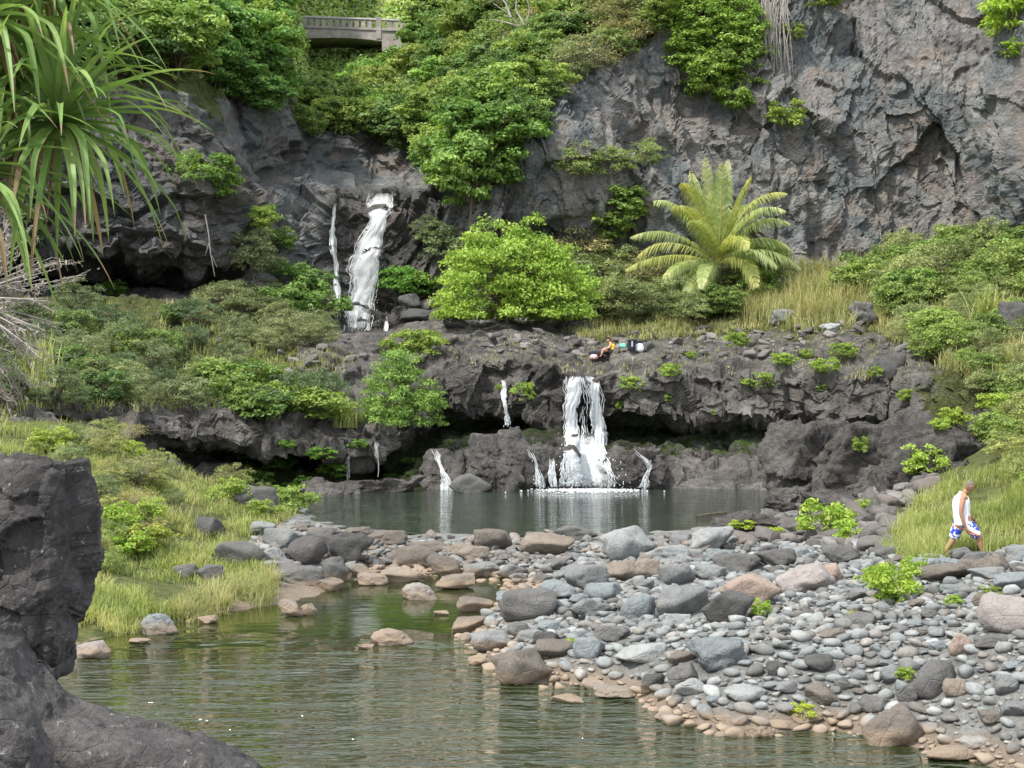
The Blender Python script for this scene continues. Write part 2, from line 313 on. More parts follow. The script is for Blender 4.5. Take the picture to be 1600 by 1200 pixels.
# ---------------------------------------------------------------- the big terrain sheet: profiles from the pool up to the hills
# every column: knots (photo row, depth) k0 below foot,1 foot,2 apron top,3 recess back,4 lip bottom,5 lip top,6 ledge mid,7 ledge rear,
# 8 cliff foot,9 cave back,10 cave lip,11 cliff mid,12 cliff top,13..16 hills
COL = {
 -450: [(740,48),(655,50),(640,51),(632,52),(622,52),(605,53),(545,60),(480,68),(450,74),(420,80),(390,74),(250,75),(90,78),(0,86),(-150,100),(-350,120),(-600,160)],
 -150: [(740,50),(655,52),(640,54),(632,55),(622,55),(605,56),(545,64),(490,74),(460,80),(440,88),(395,80),(250,81),(110,84),(10,92),(-130,108),(-330,130),(-600,180)],
 0: [(720,54),(655,55),(640,56),(632,57),(622,57),(605,58),(545,67),(495,77),(465,84),(445,99),(378,84),(260,85),(130,88),(20,96),(-100,110),(-300,135),(-600,190)],
 100: [(740,55),(665,57),(655,58),(648,59.5),(638,59),(620,60),(555,70),(500,79),(462,85),(450,103),(380,86),(260,87),(140,90),(40,98),(-60,112),(-280,140),(-600,200)],
 200: [(760,57),(700,59),(690,60.5),(682,62.5),(668,61.5),(640,62),(570,71),(510,80),(466,86),(455,104),(388,87),(270,89),(150,93),(60,100),(-40,116),(-260,145),(-600,210)],
 300: [(800,60),(760,62),(740,63.5),(705,67),(682,63),(648,64),(580,72),(520,81),(472,88),(456,102),(415,89),(300,90),(165,94),(80,102),(-20,120),(-220,150),(-600,220)],
 390: [(810,62),(782,64),(755,65.5),(712,71),(692,65),(655,66),(570,73),(530,80),(495,90),(440,95),(385,96),(315,97),(288,99),(270,103),(140,106),(0,125),(-500,200)],
 450: [(805,63),(784,64.5),(758,66),(718,72),(700,65.5),(662,66.5),(565,74),(533,80),(510,91),(440,97),(378,98),(322,100),(296,102),(272,110),(150,114),(60,135),(-400,230)],
 480: [(800,64),(784,65),(760,66.5),(722,72),(702,66),(665,67),(560,75),(533,80),(518,92),(440,98),(375,99.5),(322,101),(300,103),(262,119),(205,122),(130,176),(-300,275)],
 540: [(795,65),(780,66),(760,67),(735,71),(708,67),(675,67.5),(565,76),(530,82),(524,95),(450,99),(380,100),(332,101.5),(304,104),(262,120),(205,124),(126,176),(-300,275)],
 600: [(790,65.5),(775,66.5),(762,67.3),(740,71),(715,67.5),(685,68),(600,74),(530,82),(522,95),(480,98),(390,100),(338,101.5),(304,104),(268,121),(212,125),(122,176),(-300,275)],
 640: [(788,65.8),(772,66.8),(740,68),(705,73),(680,70),(635,71),(570,77),(528,84),(512,96),(460,99),(380,100.5),(330,102),(298,104),(270,119),(215,123),(116,174),(-300,265)],
 690: [(785,66),(770,67),(700,69),(670,75.5),(645,73),(568,74),(545,80),(525,86),(500,97),(440,100),(365,102),(320,101),(290,103.5),(272,107),(190,120),(80,165),(-300,250)],
 760: [(784,66),(768,67),(685,69),(668,77),(642,73),(562,74),(540,80),(520,86),(500,96),(430,102),(345,99),(285,100),(245,103),(180,110),(100,124),(0,150),(-350,220)],
 830: [(780,66),(765,67.3),(690,69.5),(662,77),(640,73),(572,73.5),(548,79),(516,87),(498,97),(420,103),(325,99.5),(250,100),(195,103),(130,110),(50,122),(-60,145),(-350,200)],
 905: [(780,66.3),(763,67.6),(700,70),(672,74.5),(640,73),(592,72.3),(562,78),(515,88),(500,98),(400,103.5),(320,100),(220,101),(135,104),(70,112),(0,122),(-100,140),(-350,190)],
 980: [(780,66.3),(762,67.6),(695,71),(676,78),(648,71),(588,71.6),(550,79),(512,90),(482,99),(400,103.5),(320,102),(220,103),(92,107),(30,114),(-60,125),(-150,142),(-400,185)],
 1100: [(780,66.5),(760,68),(684,72),(674,79),(655,71),(586,71.6),(545,80),(512,92),(478,98),(412,104),(330,104),(200,104.5),(30,107),(-60,115),(-150,125),(-250,142),(-450,180)],
 1200: [(785,64),(765,66),(680,71),(668,78),(650,70),(590,70.5),(548,79),(515,90),(462,98),(415,104.5),(330,104.5),(180,105.5),(-60,108),(-150,116),(-230,127),(-300,142),(-500,180)],
 1300: [(800,60),(770,62),(700,68),(672,76),(650,68.3),(590,69),(552,77),(510,88),(452,98),(408,105.5),(300,105.5),(150,106),(-100,109),(-180,117),(-260,128),(-330,143),(-520,180)],
 1400: [(800,57),(760,60),(700,66),(672,72),(650,66.5),(592,67.5),(552,75),(500,86),(442,97),(410,105.5),(300,106),(150,106),(-120,109),(-200,117),(-270,128),(-340,143),(-520,180)],
 1500: [(800,52),(740,54),(680,60),(662,64),(648,62.5),(604,63.5),(545,72),(480,84),(430,96),(398,104),(300,104),(150,104.5),(-120,108),(-200,116),(-270,127),(-340,142),(-520,180)],
 1600: [(790,47),(720,50),(660,56),(645,58),(630,59),(600,61),(535,70),(470,82),(420,93),(400,100.5),(300,98.5),(150,99),(-130,103),(-210,111),(-280,122),(-350,138),(-520,175)],
 1800: [(790,43),(700,46),(650,52),(630,55),(615,57),(580,60),(510,68),(450,78),(400,86),(380,91),(280,88),(100,89),(-150,93),(-220,101),(-290,112),(-360,128),(-520,165)],
 2050: [(790,38),(700,41),(640,47),(620,50),(600,52),(560,55),(490,62),(430,70),(380,76),(360,80),(260,78),(60,79),(-170,83),(-240,91),(-310,102),(-380,118),(-520,150)],
}
cols = sorted(COL); K = 17; NC = 980
PX = np.linspace(-450, 2050, NC)
kp = np.zeros((K, NC)); ky = np.zeros((K, NC))
for k in range(K):
    kp[k] = np.interp(PX, cols, [COL[c][k][0] for c in cols]); ky[k] = np.interp(PX, cols, [COL[c][k][1] for c in cols])
ker = np.hanning(19); ker /= ker.sum()
def sm(a): return np.convolve(np.pad(a, 9, mode='edge'), ker, 'valid')
def n1(x, s): return fbm(np.stack([x, x * 0 + s * 3.1, x * 0 + 0.5], -1), 4, s)
JP = [0, 2, 7, 7, 8, 9, 4, 5, 4, 5, 12, 10, 8, 4, 4, 6, 0]; JY = [0, .3, .5, 1.6, .6, .6, .8, 1.0, 1.0, 1.2, .9, .8, .8, 2, 2, 3, 0]
for k in range(K):
    kp[k] = sm(kp[k]) + JP[k] * n1(PX / 38, 20 + k); ky[k] = sm(ky[k]) + JY[k] * n1(PX / 45, 50 + k)
SEG = [10, 34, 26, 26, 46, 84, 74, 34, 60, 50, 66, 70, 40, 60, 70, 60]
rows = []; kk = []
for k, n in enumerate(SEG):
    for t in np.arange(n) / n: rows.append((k, t)); kk.append(k + t)
rows.append((K - 2, 1.0)); kk.append(K - 1.0); kk = np.array(kk)
PYg = np.array([kp[k] * (1 - t) + kp[k + 1] * t for k, t in rows]); Yg = np.array([ky[k] * (1 - t) + ky[k + 1] * t for k, t in rows])
PXg = np.broadcast_to(PX, PYg.shape)
S = P(np.ascontiguousarray(PXg), PYg, Yg)                 # (R,C,3)
du = np.gradient(S, axis=1); dv = np.gradient(S, axis=0); N = np.cross(du, dv); N /= np.linalg.norm(N, axis=2, keepdims=True) + 1e-9
N *= np.sign((N[..., 1:2] * -1 + N[..., 2:3] * 0.9) + 1e-6) if False else 1
def smooth2(a, r):
    kr = np.hanning(2 * r + 3)[1:-1]; kr /= kr.sum()
    for ax in (0, 1):
        a = np.apply_along_axis(lambda m: np.convolve(np.pad(m, r, mode='edge'), kr, 'valid'), ax, a)
    return a
N = np.stack([smooth2(N[..., i], 6) for i in range(3)], -1); N /= np.linalg.norm(N, axis=2, keepdims=True) + 1e-9
A1 = np.interp(kk, range(K), [.05, .15, .3, .35, .4, .35, .25, .25, .3, .7, 1.0, 1.2, .9, .9, 1.2, 1.5, 0])[:, None]
A2 = np.interp(kk, range(K), [.05, .3, .55, .4, .72, .5, .36, .3, .35, .6, .75, .75, .55, .15, .1, .1, 0])[:, None]
kg0 = np.broadcast_to(kk[:, None], PXg.shape)
leftm = np.clip((PXg - 560) / 260, 0, 1) * 0.45 + 0.55        # left cliff is calmer than the right
A2 = np.where((kg0 > 12) & (kg0 < 14.1) & (PXg > 330) & (PXg < 700), .45, A2 * np.ones_like(PXg)); A1 = np.where((kg0 > 12) & (kg0 < 14.1) & (PXg > 330) & (PXg < 700), .5, A1 * np.ones_like(PXg))
warp = np.stack([fbm(S / 2.5, 3, 60), fbm(S / 2.5 + 9, 3, 61), fbm(S / 2.5 + 19, 3, 62)], -1) * 0.55
Sw = S + warp
skew = Sw.copy(); rgt = np.clip((PXg - 620) / 200, 0, 1); skew[..., 2] *= 0.75; skew[..., 0] += 0.35 * S[..., 2]
r6 = 1 - 2 * np.abs(fbm(skew / 7.5, 3, 5)); r3 = 1 - 2 * np.abs(fbm(skew / 3.0, 3, 9))
D = A1 * leftm * (0.75 * r6 - 0.2) + A2 * (0.35 * r3 * leftm)
anis = Sw.copy(); isc = np.clip((kg0 - 8.3) * 2, 0, 1); anis[..., 2] *= 1.3 + isc * ((1 - rgt) * 1.0 - rgt * 0.7); Sc = anis.copy(); Sc[..., 0] += .3 * S[..., 2] * isc * rgt
D += A2 * (isc * 1.5 * blocks(Sc / 5.2, 150, 0.8) + (1.25 - .35 * isc) * blocks(anis / 2.8, 100, 0.8) + (0.62 - .22 * isc) * blocks(anis / 1.15, 200, 0.8) + (0.30 - .12 * isc) * blocks(Sw / 0.55, 300, 0.8)) + A2 * 0.06 * fbm(S / 0.35, 3, 70)
facing = np.clip(-N[..., 1] * 1.6, 0, 1); D = D * facing + smooth2(D, 1) * (1 - facing)
S2 = S + N * D[..., None]
R_, C_ = D.shape
# what grows, is wet or is toned darker where (kept on the surface itself)
qx, qy = proj(S2)
veg = np.zeros((R_, C_)); moss = np.zeros((R_, C_)); wet = np.zeros((R_, C_))
kg = np.broadcast_to(kk[:, None], veg.shape)
veg = np.maximum(veg, np.where(kg > 12.1, 0.9, 0)); veg[(kg > 12.0) & (kg < 14.1) & (PXg > 335) & (PXg < 700)] = 0.05
veg = np.where((kg > 7.0) & (kg < 8.3) & (PXg > 930), 0.9, veg); veg = np.where((kg > 5.6) & (kg < 7) & (PXg > 930), 0.34 + 0.3 * (kg - 6), veg)
veg = np.where((kg > 5.2) & (kg < 8.1) & (PXg < 470), 0.62, veg); veg = np.where((kg > 5.2) & (kg < 8.1) & (PXg >= 470) & (PXg < 930), 0.26, veg)
veg = np.where((PXg > 1430) & (kg > 0) & (kg < 8.3), np.clip(0.35 + (PXg - 1430) / 200, 0, .9), veg)
veg = np.where((kg > 8.3) & (kg < 12) & (qx < 960) & (qx > 620), 0.2, veg)
moss = np.where((kg > 1.7) & (kg < 3.7), 0.55, 0) * np.where((PXg > 380), 1, 0)
moss = np.where((kg > 0.7) & (kg < 3.2) & (PXg > 360) & (PXg < 700), 0.6, moss)
def seg_wet_dark(x0, x1, k0, k1): return ((PXg > x0) & (PXg < x1) & (kg > k0) & (kg < k1)).astype(float)
wet = np.maximum.reduce([seg_wet_dark(500, 680, 8, 12.3), 0.9 * seg_wet_dark(640, 1050, 0, 2.6), 0.8 * seg_wet_dark(400, 700, 0, 4), 0.6 * seg_wet_dark(860, 960, 2, 6), 0.75 * seg_wet_dark(-450, 400, 8, 12.2), 0.45 * seg_wet_dark(380, 480, 11.5, 14), 0.3 * seg_wet_dark(480, 930, 3.8, 6)])  # left cliff, gorge wall and mid ledge are darkened through this mask too
veg = smooth2(veg, 7); moss = smooth2(moss, 4)
wet = smooth2(wet, 8) * np.clip(1.0 + 0.6 * fbm(S / 1.5, 3, 90), 0, 1)
TER = []
def sheet(name, k0, k1, mat):
    r = np.where((kk >= k0 - 1e-6) & (kk <= k1 + 1e-6))[0]; r0, r1 = r[0], r[-1] + 1
    V = S2[r0:r1].reshape(-1, 3); n = r1 - r0
    i = (np.arange(n - 1)[:, None] * NC + np.arange(NC - 1)[None]); f = np.stack([i, i + 1, i + NC + 1, i + NC], -1).reshape(-1, 4)
    o = mesh(name, V, f, mat, None, False, {'veg': veg[r0:r1].ravel(), 'moss': moss[r0:r1].ravel(), 'wet': wet[r0:r1].ravel()})
    tag(o, kind='structure'); TER.append(o); return o
sheet('rock_ledge', 0, 7, M['ledge']); sheet('terrace_ground', 7, 8, M['ledge']); sheet('cliff', 8, 14, M['cliff']); sheet('hillside', 14, 16, M['hill'])
# ---------------------------------------------------------------- river bed, beach and banks: one height field through measured points
cp = []
def g(l, z):
    for a in l: cp.append(G(a[0], a[1], z))
g([(110,1005),(200,1000),(260,985),(330,965),(430,948),(490,945),(530,925),(600,905)], 0.0)
g([(700,985),(740,1030),(765,1072),(850,1085),(1000,1100),(1080,1145),(1200,1155),(1350,1165),(1500,1180),(1620,1195),(1800,1215)], -0.02)
g([(300,1040),(480,1010),(600,980)], -0.8); g([(400,1120),(600,1150),(900,1200),(1300,1280),(200,1150),(700,1300),(640,1060),(1000,1400),(500,1400),(1500,1500)], -1.3)
g([(600,930),(680,945)], -0.4); g([(700,900),(760,905),(640,895)], -0.05)
g([(470,870)], 0.55); g([(560,858),(650,855),(720,860),(800,865),(870,862),(980,862),(1090,858)], 0.5); g([(1150,850)], 0.7)
g([(380,850)], 0.95); g([(480,806),(560,828),(700,836),(850,836),(1000,836),(1080,834),(1140,815),(1200,785)], 0.36)
g([(560,802),(800,800),(1000,800),(1100,785),(700,785),(900,775)], -0.7)
for x, y, z in [(800,940,.3),(790,1000,.15),(880,1000,.45),(1000,950,.65),(1000,1050,.4),(1200,950,1.0),(1200,1050,.7),(1100,890,.7),(1250,880,1.0),(1350,900,1.25),(1400,1000,1.0),(1400,1100,.45),(1500,950,1.4),(1600,900,1.8),(1600,1000,1.35),(1600,1100,.75),(1750,950,2.1),(1750,1100,1.2),(1200,1110,.3)]:
    cp.append(G(x, y, z))
for x, y, Y in [(1500,864,36.3),(1450,820,40),(1550,770,41),(1600,700,44),(1600,650,50),(1500,720,48),(1400,845,39.5),(1300,850,44),(1300,800,50),(1400,760,52),(1250,830,47),(1800,700,42),(1800,600,50),(1700,860,36),(2000,700,38),
    (150,955,35.5),(200,905,38.5),(130,860,41),(300,855,44.5),(310,905,41),(400,805,52),(450,790,58),(200,805,44),(50,800,43),(200,725,50),(300,755,53),(0,705,50),(-50,850,38),(0,900,35),(-250,800,38),(-250,1000,27),(100,668,56),(0,655,55.5),(200,690,59),(300,745,60),(400,782,62),(-200,650,54),(-450,650,50)]:
    cp.append(P(x, y, Y))
for x, y, z in [(0,-4,5),(0,1,4.65),(3,1,4.4),(-4,2,4.6),(0,5,3.3),(4,5,3),(0,9,.6),(5,9,.4),(-4,9,1.9),(0,13,-.8),(6,13,-.6),(-3,13.5,0.2),(-6,14,1.7),(-8,18,1.5),(-9,10,3),(-5,18,-.3),(-10,25,1.4),(14,10,1.0),(14,16,.6),(20,20,1.5),(-22,14,4),(-25,25,4),(28,30,4),(30,12,4),(-30,45,5),(26,45,5)]:
    cp.append(np.array([x, y, z], float))
cp = np.array(cp)
def tps_fit(X, z, lam=0.02):
    n = len(X); d = np.linalg.norm(X[:, None] - X[None], axis=2); Kq = d * d * np.log(d + 1e-6) + lam * np.eye(n)
    Pm = np.c_[np.ones(n), X]; A = np.block([[Kq, Pm], [Pm.T, np.zeros((3, 3))]])
    return np.linalg.solve(A, np.r_[z, 0, 0, 0])
cw = tps_fit(cp[:, :2], cp[:, 2], 2.0)
def tps(X):
    r = np.zeros(len(X))
    for i, c in enumerate(cp):
        d = np.linalg.norm(X - c[:2], axis=1); r += cw[i] * d * d * np.log(d + 1e-6)
    return r + cw[-3] + X @ cw[-2:]
NX, NY = 520, 520
gx = np.linspace(-34, 34, NX); gy = np.linspace(-6, 66, NY); GX, GY = np.meshgrid(gx, gy)
Hc = tps(np.c_[GX[::4, ::4].ravel(), GY[::4, ::4].ravel()]).reshape(GX[::4, ::4].shape)
ix = np.arange(NX) / 4; iy = np.arange(NY) / 4
Hx = np.array([np.interp(ix, np.arange(Hc.shape[1]), r) for r in Hc]); Hg = np.array([np.interp(iy, np.arange(Hc.shape[0]), Hx[:, c]) for c in range(NX)]).T
pp = np.stack([GX, GY, GX * 0], -1)
Hg = Hg + 0.10 * fbm(pp / 2.2, 4, 33) + 0.05 * fbm(pp / 0.5, 2, 35)
def height(x, y):
    fx = np.clip((np.asarray(x) + 34) / 68 * (NX - 1), 0, NX - 1.001); fy = np.clip((np.asarray(y) + 6) / 72 * (NY - 1), 0, NY - 1.001)
    i = fx.astype(int); j = fy.astype(int); a = fx - i; b = fy - j
    return (Hg[j, i] * (1 - a) + Hg[j, i + 1] * a) * (1 - b) + (Hg[j + 1, i] * (1 - a) + Hg[j + 1, i + 1] * a) * b
V = np.stack([GX, GY, Hg], -1).reshape(-1, 3); bx, by = proj(V); bx = np.where(V[:, 1] < 4, 9999, bx); by = np.where(V[:, 1] < 4, 9999, by)
LEFTBANK = [(-600,560),(120,650),(330,740),(470,800),(380,850),(430,900),(410,925),(340,950),(250,985),(190,998),(60,1010),(-600,1010)]
RIGHTBANK = [(1375,866),(1400,820),(1440,770),(1480,720),(1600,560),(2600,500),(2600,860),(1640,860),(1500,862),(1440,885)]
bv = np.where(inpoly(bx, by, LEFTBANK), 0.85, 0) + np.where(inpoly(bx, by, RIGHTBANK), 0.9, 0); bv = smooth2(bv.reshape(NY, NX), 2)
bw = np.where(inpoly(bx, by, [(1100,865),(1130,800),(1210,700),(1500,640),(1480,800),(1380,865)]), 1.0, 0).reshape(NY, NX) * 0.6
i = (np.arange(NY - 1)[:, None] * NX + np.arange(NX - 1)[None]); f = np.stack([i, i + 1, i + NX + 1, i + NX], -1).reshape(-1, 4)
bank = mesh('river_bed', V, f, M['bank'], None, True, {'veg': bv.ravel(), 'moss': np.zeros(NX * NY)}); tag(bank, kind='structure'); TER.append(bank)
gr = mesh('ground', [(-1500, -1500, -4), (1500, -1500, -4), (1500, 1500, -4), (-1500, 1500, -4)], [(0, 1, 2, 3)], M['hill']); tag(gr, kind='structure')
def grid_plane(name, x0, x1, y0, y1, z, n, mat):
    X, Y = np.meshgrid(np.linspace(x0, x1, n), np.linspace(y0, y1, n)); i = (np.arange(n - 1)[:, None] * n + np.arange(n - 1)[None])
    o = mesh(name, np.stack([X, Y, X * 0 + z], -1).reshape(-1, 3), np.stack([i, i + 1, i + n + 1, i + n], -1).reshape(-1, 4), mat)
    return tag(o, kind='structure')
# lower pool, and the pool below the falls, held back by the boulder dam
grid_plane('lower_pool', -22, 26, 8, 46.2, 0.0, 3, M['water'])
wpoly = [G(462, 812, .4), G(560, 830, .4), G(700, 838, .4), G(850, 838, .4), G(1000, 838, .4), G(1100, 838, .4), G(1180, 805, .4), G(1260, 780, .4), P(1280, 762, 72), P(1000, 740, 72), P(700, 740, 72), P(430, 760, 72), G(440, 795, .4)]
wp = np.array(wpoly); wp[:, 2] = 0.4
o = mesh('upper_pool', wp, [tuple(range(len(wp)))], M['water2']); tag(o, kind='structure')
bpy.context.view_layer.update()
IDENT = {t.name for t in TER}
def cast(px, py, objs=None):
    d = Vector(ray(px, py)).normalized(); o = Vector((0, 0, CAMZ)); best = None
    for t in (objs or TER):
        if t.type != 'MESH': continue
        if t.name in IDENT: ok, loc, nr, fi = t.ray_cast(o, d, distance=600)
        else:
            mw = t.matrix_world; mi_ = mw.inverted(); ok, loc, nr, fi = t.ray_cast(mi_ @ o, (mi_.to_3x3() @ d).normalized()); loc = mw @ loc; nr = (mi_.transposed().to_3x3() @ nr).normalized()
        if ok and (best is None or (loc - o).length < (best[0] - o).length): best = (loc.copy(), nr.copy(), t)
    return best
# ---------------------------------------------------------------- stones
def ico(sub):
    bm = bmesh.new(); bmesh.ops.create_icosphere(bm, subdivisions=sub, radius=1)
    V = np.array([v.co[:] for v in bm.verts]); Fq = np.array([[v.index for v in f.verts] for f in bm.faces]); bm.free(); return V, Fq
ICO = {i: ico(i) for i in (1, 2, 3, 4, 5, 6)}
def stone_verts(sub, seed, nplanes=12, ang=1.0, rough=0.05, rnd=0.0):
    r = np.random.default_rng(seed); V, Fq = ICO[sub]
    n = r.normal(size=(nplanes, 3)); n /= np.linalg.norm(n, axis=1, keepdims=True)
    n = np.vstack([n, [[0, 0, 1], [0, 0, -1]]]); d = r.uniform(0.45, 0.9, len(n)); d[-2:] = (r.uniform(.6, .85), .7)
    dt = V @ n.T; rr = np.where(dt > 0.05, d / np.maximum(dt, 0.05), 9.0)
    p = 75 * ang + 3; rad = (np.sum(rr ** -p, axis=1)) ** (-1 / p); rad = np.minimum(rad, 1.15)
    rad = rad * (1 - rnd) + rnd
    W = V * rad[:, None]
    o = r.uniform(0, 50, 3)
    W = W * (1 + rough * (fbm(V * 2.2 + o, 4, seed)[:, None]) + rough * 0.9 * (blocks(V * 2.6 + o, seed)[:, None]))
    lo, hi = W.min(0), W.max(0); W = (W - (lo + hi) / 2) / (hi - lo) * 1.0
    W[:, 2] += 0.5; return W, Fq            # unit box standing on z=0
PROTO = {}
def stone_mesh(kind, i):
    if (kind, i) not in PROTO:
        nm = 'boulder'
        par = {'ang': (7, 1.6, .08, 0.0), 'mid': (9, .6, .07, .04), 'round': (12, .2, .045, .28), 'rugged': (9, .9, .17, .0), 'flat': (8, 1.0, .07, .03)}[kind]
        W, Fq = stone_verts(4, hash_kind(kind) + i, *par)
        o = mesh(nm, W, Fq, M['boulder'], None, True); PROTO[(kind, i)] = o.data; bpy.data.objects.remove(o)
    return PROTO[(kind, i)]
def hash_kind(k): return {'ang': 100, 'mid': 200, 'round': 300, 'rugged': 400, 'flat': 500}[k]
TONE = {'pale': (.28, .29, .285), 'grey': (.195, .20, .197), 'blue': (.195, .215, .22), 'dark': (.085, .083, .08), 'mdark': (.13, .127, .122), 'brown': (.155, .135, .115), 'tan': (.225, .19, .155), 'pink': (.31, .24, .20), 'pinkgrey': (.29, .26, .245), 'black': (.05, .047, .045)}
NB = [0]; taken = []
def boulder(x, y, z, w, d, h, kind, tone, label, cat='boulder', group=None, name='boulder', sink=0.12, rz=None, mesh_i=None):
    NB[0] += 1; r = np.random.default_rng(NB[0] * 7 + 1)
    me = stone_mesh(kind, (mesh_i if mesh_i is not None else int(r.integers(0, 5))))
    o = bpy.data.objects.new(name, me); C.objects.link(o)
    o.scale = (w, d, h); o.rotation_euler = (r.uniform(-.08, .08), r.uniform(-.08, .08), r.uniform(-.35, .35) + (math.pi if r.random() < .5 else 0) if rz is None else rz)
    o.location = (x, y, z - h * sink); t = TONE[tone] if isinstance(tone, str) else tone; j = r.uniform(.92, 1.08)
    o.color = (t[0] * j, t[1] * j, t[2] * j, 1); tag(o, label, cat, group); return o
def pb(cx, by, w, h, kind, tone, label, cat='boulder', group=None, dd=0.85, Y=None, name='boulder', sink=0.12, rz=None, lift=0, mi=None):
    """a stone whose visible foot is at photo point (cx, by), w x h photo pixels big"""
    if Y is None:
        hit = cast(cx, by, [bank]); p = hit[0] if hit else Vector(G(cx, by, .3)); p = Vector(G(cx, by, 0)) if p.z < -0.02 else p; Y = p.y
    q = P(cx, by, Y); s = Y / F; W = w * s * 1.04; H = h * s; D = max(W * dd * .8, H * .8)
    H2 = H / (1 - sink) if True else H
    # the top surface seen from above adds height in the picture
    tilt = max(0.0, (by - 560) / F); H2 = max(H2 - 0.75 * D * tilt, 0.45 * H2)
    taken.append((q[0], Y + D * .4, max(W, D) * .5))
    return boulder(q[0], Y + D * 0.42, q[2] + lift, W, D, H2, kind, tone, label, cat, group, name, sink, rz, mi)
